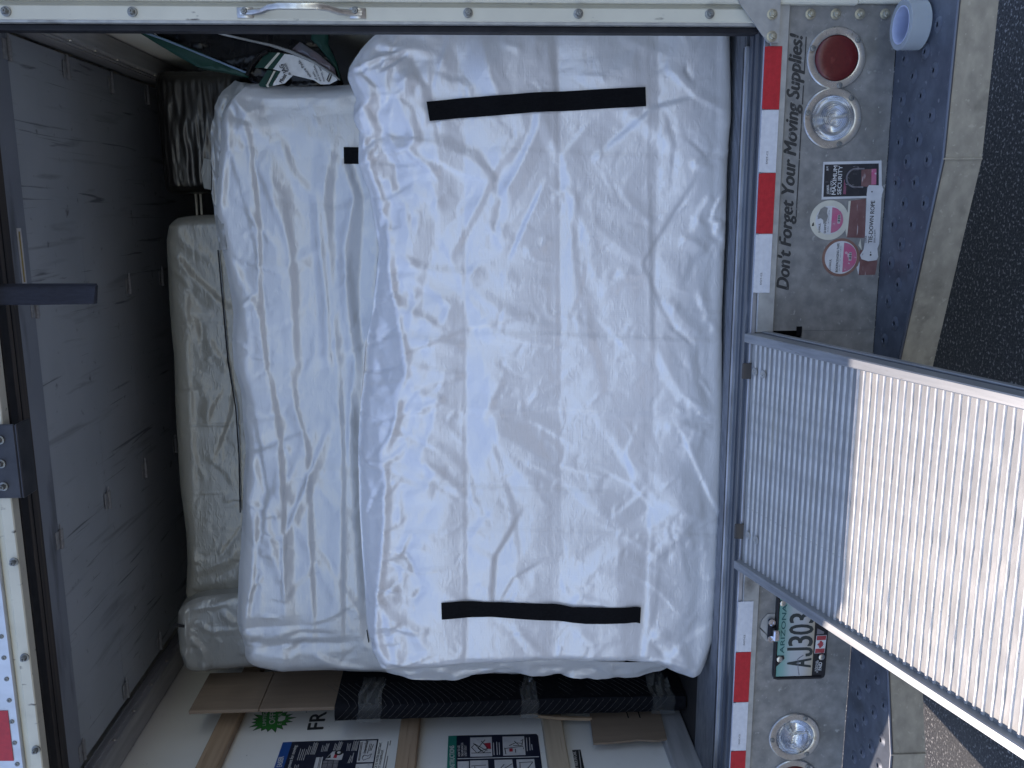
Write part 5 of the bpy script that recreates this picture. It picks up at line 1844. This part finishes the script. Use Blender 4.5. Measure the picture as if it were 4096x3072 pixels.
# quilted bundle
qb = thing('blanket_bundle', 'flat panel wrapped in a black quilted moving blanket with clear tape, beside the mattress end', 'moving blanket', (-1.96, .6, FL))
YF = .60
xf, xo = atY(1800, 2812, YF)[0], atY(1800, 2868, YF)[0]
zb_q, zt_q = FL + .004, atY(1340, 2870, YF)[2]
nz_, ns = 150, 26
prof = []
for t in np.linspace(0, 1, 10):                                  # hidden side towards the wall
    prof.append((xo - .006 * math.sin(t * math.pi), YF + .45 * (1 - t) + .012))
for t in np.linspace(0, 1, 8):                                   # front edge
    prof.append((xo + (xf - xo) * t, YF - .010 * math.sin(t * math.pi)))
for t in np.linspace(0, 1, 14)[1:]:                              # face towards the mattress
    prof.append((xf + .012 * math.sin(t * math.pi * .9), YF + .01 + .45 * t))
G = np.zeros((nz_, len(prof), 3))
for i in range(nz_):
    z = zb_q + (zt_q - zb_q) * i / (nz_ - 1)
    qz = .0035 * abs(math.sin((z * 26)))
    pinch = .010 * math.exp(-((z - atY(2118, 2812, YF)[2]) / .022) ** 2) + .006 * math.exp(-((z - atY(2650, 2800, YF)[2]) / .025) ** 2)
    belly = .006 * math.sin((z - zb_q) * 3.1)
    for j, (x, y) in enumerate(prof):
        k = j / (len(prof) - 1)
        s_ = 1 if j >= 14 else -1
        G[i, j] = (x + (qz - pinch + belly) * (s_ if j > 16 or j < 10 else 0) - (pinch * .5 if 10 <= j <= 16 else 0), y - (qz * .8 - pinch) * (1 if 9 < j < 19 else 0), z)
MB().grid(G).build('quilted_cover', M['blanket'], qb, smooth=60)
MB().box(xo + .004, xf - .004, YF + .014, YF + .44, zb_q, zt_q - .004).build('board', M['card'], qb)
stc = MB()
for k in range(46):
    z = zt_q - .06 - k * .0285
    if z < zb_q + .06:
        break
    a = [(xf + .0165, YF + .14, z + .11), (xf + .0125, YF + .07, z + .05), (xf + .008, YF + .02, z + .012), (xf + .002, YF - .0075, z)]
    c_ = [(xf + .002, YF - .0075, z), (.5 * (xf + xo), YF - .0150, z + .03), (xo + .004, YF - .0095, z + .056)]
    for seg in (a, c_):
        stc.tube(seg, .0007, 4)
stc.build('stitching', M['stitch'], qb)['kind'] = 'stuff'
for pc, wd in ((2118, .034), (2650, .045), (1478, .046)):
    zc = atY(pc, 2812, YF)[2]
    b = MB()
    G = np.zeros((9, 12, 3))
    for i in range(9):
        z = zc - wd + 2 * wd * i / 8
        for j in range(12):
            t = j / 11
            if t < .45:
                x, y = xo + (xf - xo) * t / .45, YF - .0185
            else:
                x, y = xf + .013 + .004 * math.sin(i * 2.1 + j), YF + .2 * (t - .45) / .55 - .008
            G[i, j] = (x + .002 * math.sin(i * 3 + j * 2), y - .003 * abs(math.sin(i * 1.7 + j * 1.3)), z + .004 * math.sin(j * 1.1))
    b.grid(G).build('clear_tape', M['film'], qb, smooth=40)

# loose piece of cardboard low on the wall
XF = -2.036
fl = [atX(*p, XF) for p in q('low', (1485, 430), (1790, 425), (2118, 428), (2140, 672), (2060, 690), (1900, 680), (1640, 706), (1490, 714))]
fl = [np.array([p[0], p[1] + (.25 if k < 3 else 0), p[2]]) for k, p in enumerate(fl)]
fp = MB().prism(fl, (-.008, 0, 0)).build('cardboard_flap', M['card'])
tag(fp, 'small torn piece of brown cardboard low on the left wall under the blanket bundle', 'cardboard')
for x in (1783, 1886):
    a, c_ = [atX(*p, XF + .0005) for p in q('low', (x, 436), (x + 4, 490))]
    MB().box(XF - .001, XF + .0008, min(a[1], c_[1]), max(a[1], c_[1]) + .1, a[2] - .0022, a[2] + .0022).build('slit', M['void'], fp)
sl_ = [atX(*p, -2.03) for p in q('low', (840, 455), (1478, 478), (1478, 494), (1200, 486))]
sl_ = [np.array([p[0], p[1], p[2]]) for p in sl_]
bd = MB().prism(sl_, (-.012, 0, 0)).build('board_edge', M['card_edge'])
tag(bd, 'narrow strip of board showing below the black blanket bundle beside the pale timber slat', 'board')

# ------------------------------------------------------------------ roll of packing tape on the step
tc_ = atZ(*q('c', (1445, 158)), ZS + .055)
tx, ty = tc_[0], tc_[1]
tp = thing('packing_tape', 'roll of clear packing tape lying on the right bumper step', 'tape', (tx, ty, ZS))
ro, ri, hh = .064, .046, .054
b = MB().lathe((tx, ty, ZS + .0065), (0, 0, 1), [(ri + .003, 0), (ro - .001, 0), (ro, .001), (ro, hh - .001), (ro - .001, hh), (ri + .003, hh)], 64)
b.f = [f for f in b.f if len(f) < 20]
b.f += [(5 * 64 + k, 5 * 64 + (k + 1) % 64, (k + 1) % 64, k) for k in range(64)]
b.build('tape_winding', M['clear_tape'], tp, smooth=40)
b = MB().lathe((tx, ty, ZS + .0062), (0, 0, 1), [(ri, 0), (ri + .0028, 0), (ri + .0028, hh + .0006), (ri, hh + .0006)], 48)
b.f = [f for f in b.f if len(f) < 20]
b.f += [(3 * 48 + k, 3 * 48 + (k + 1) % 48, (k + 1) % 48, k) for k in range(48)]
b.build('card_core', M['core'], tp, smooth=40)
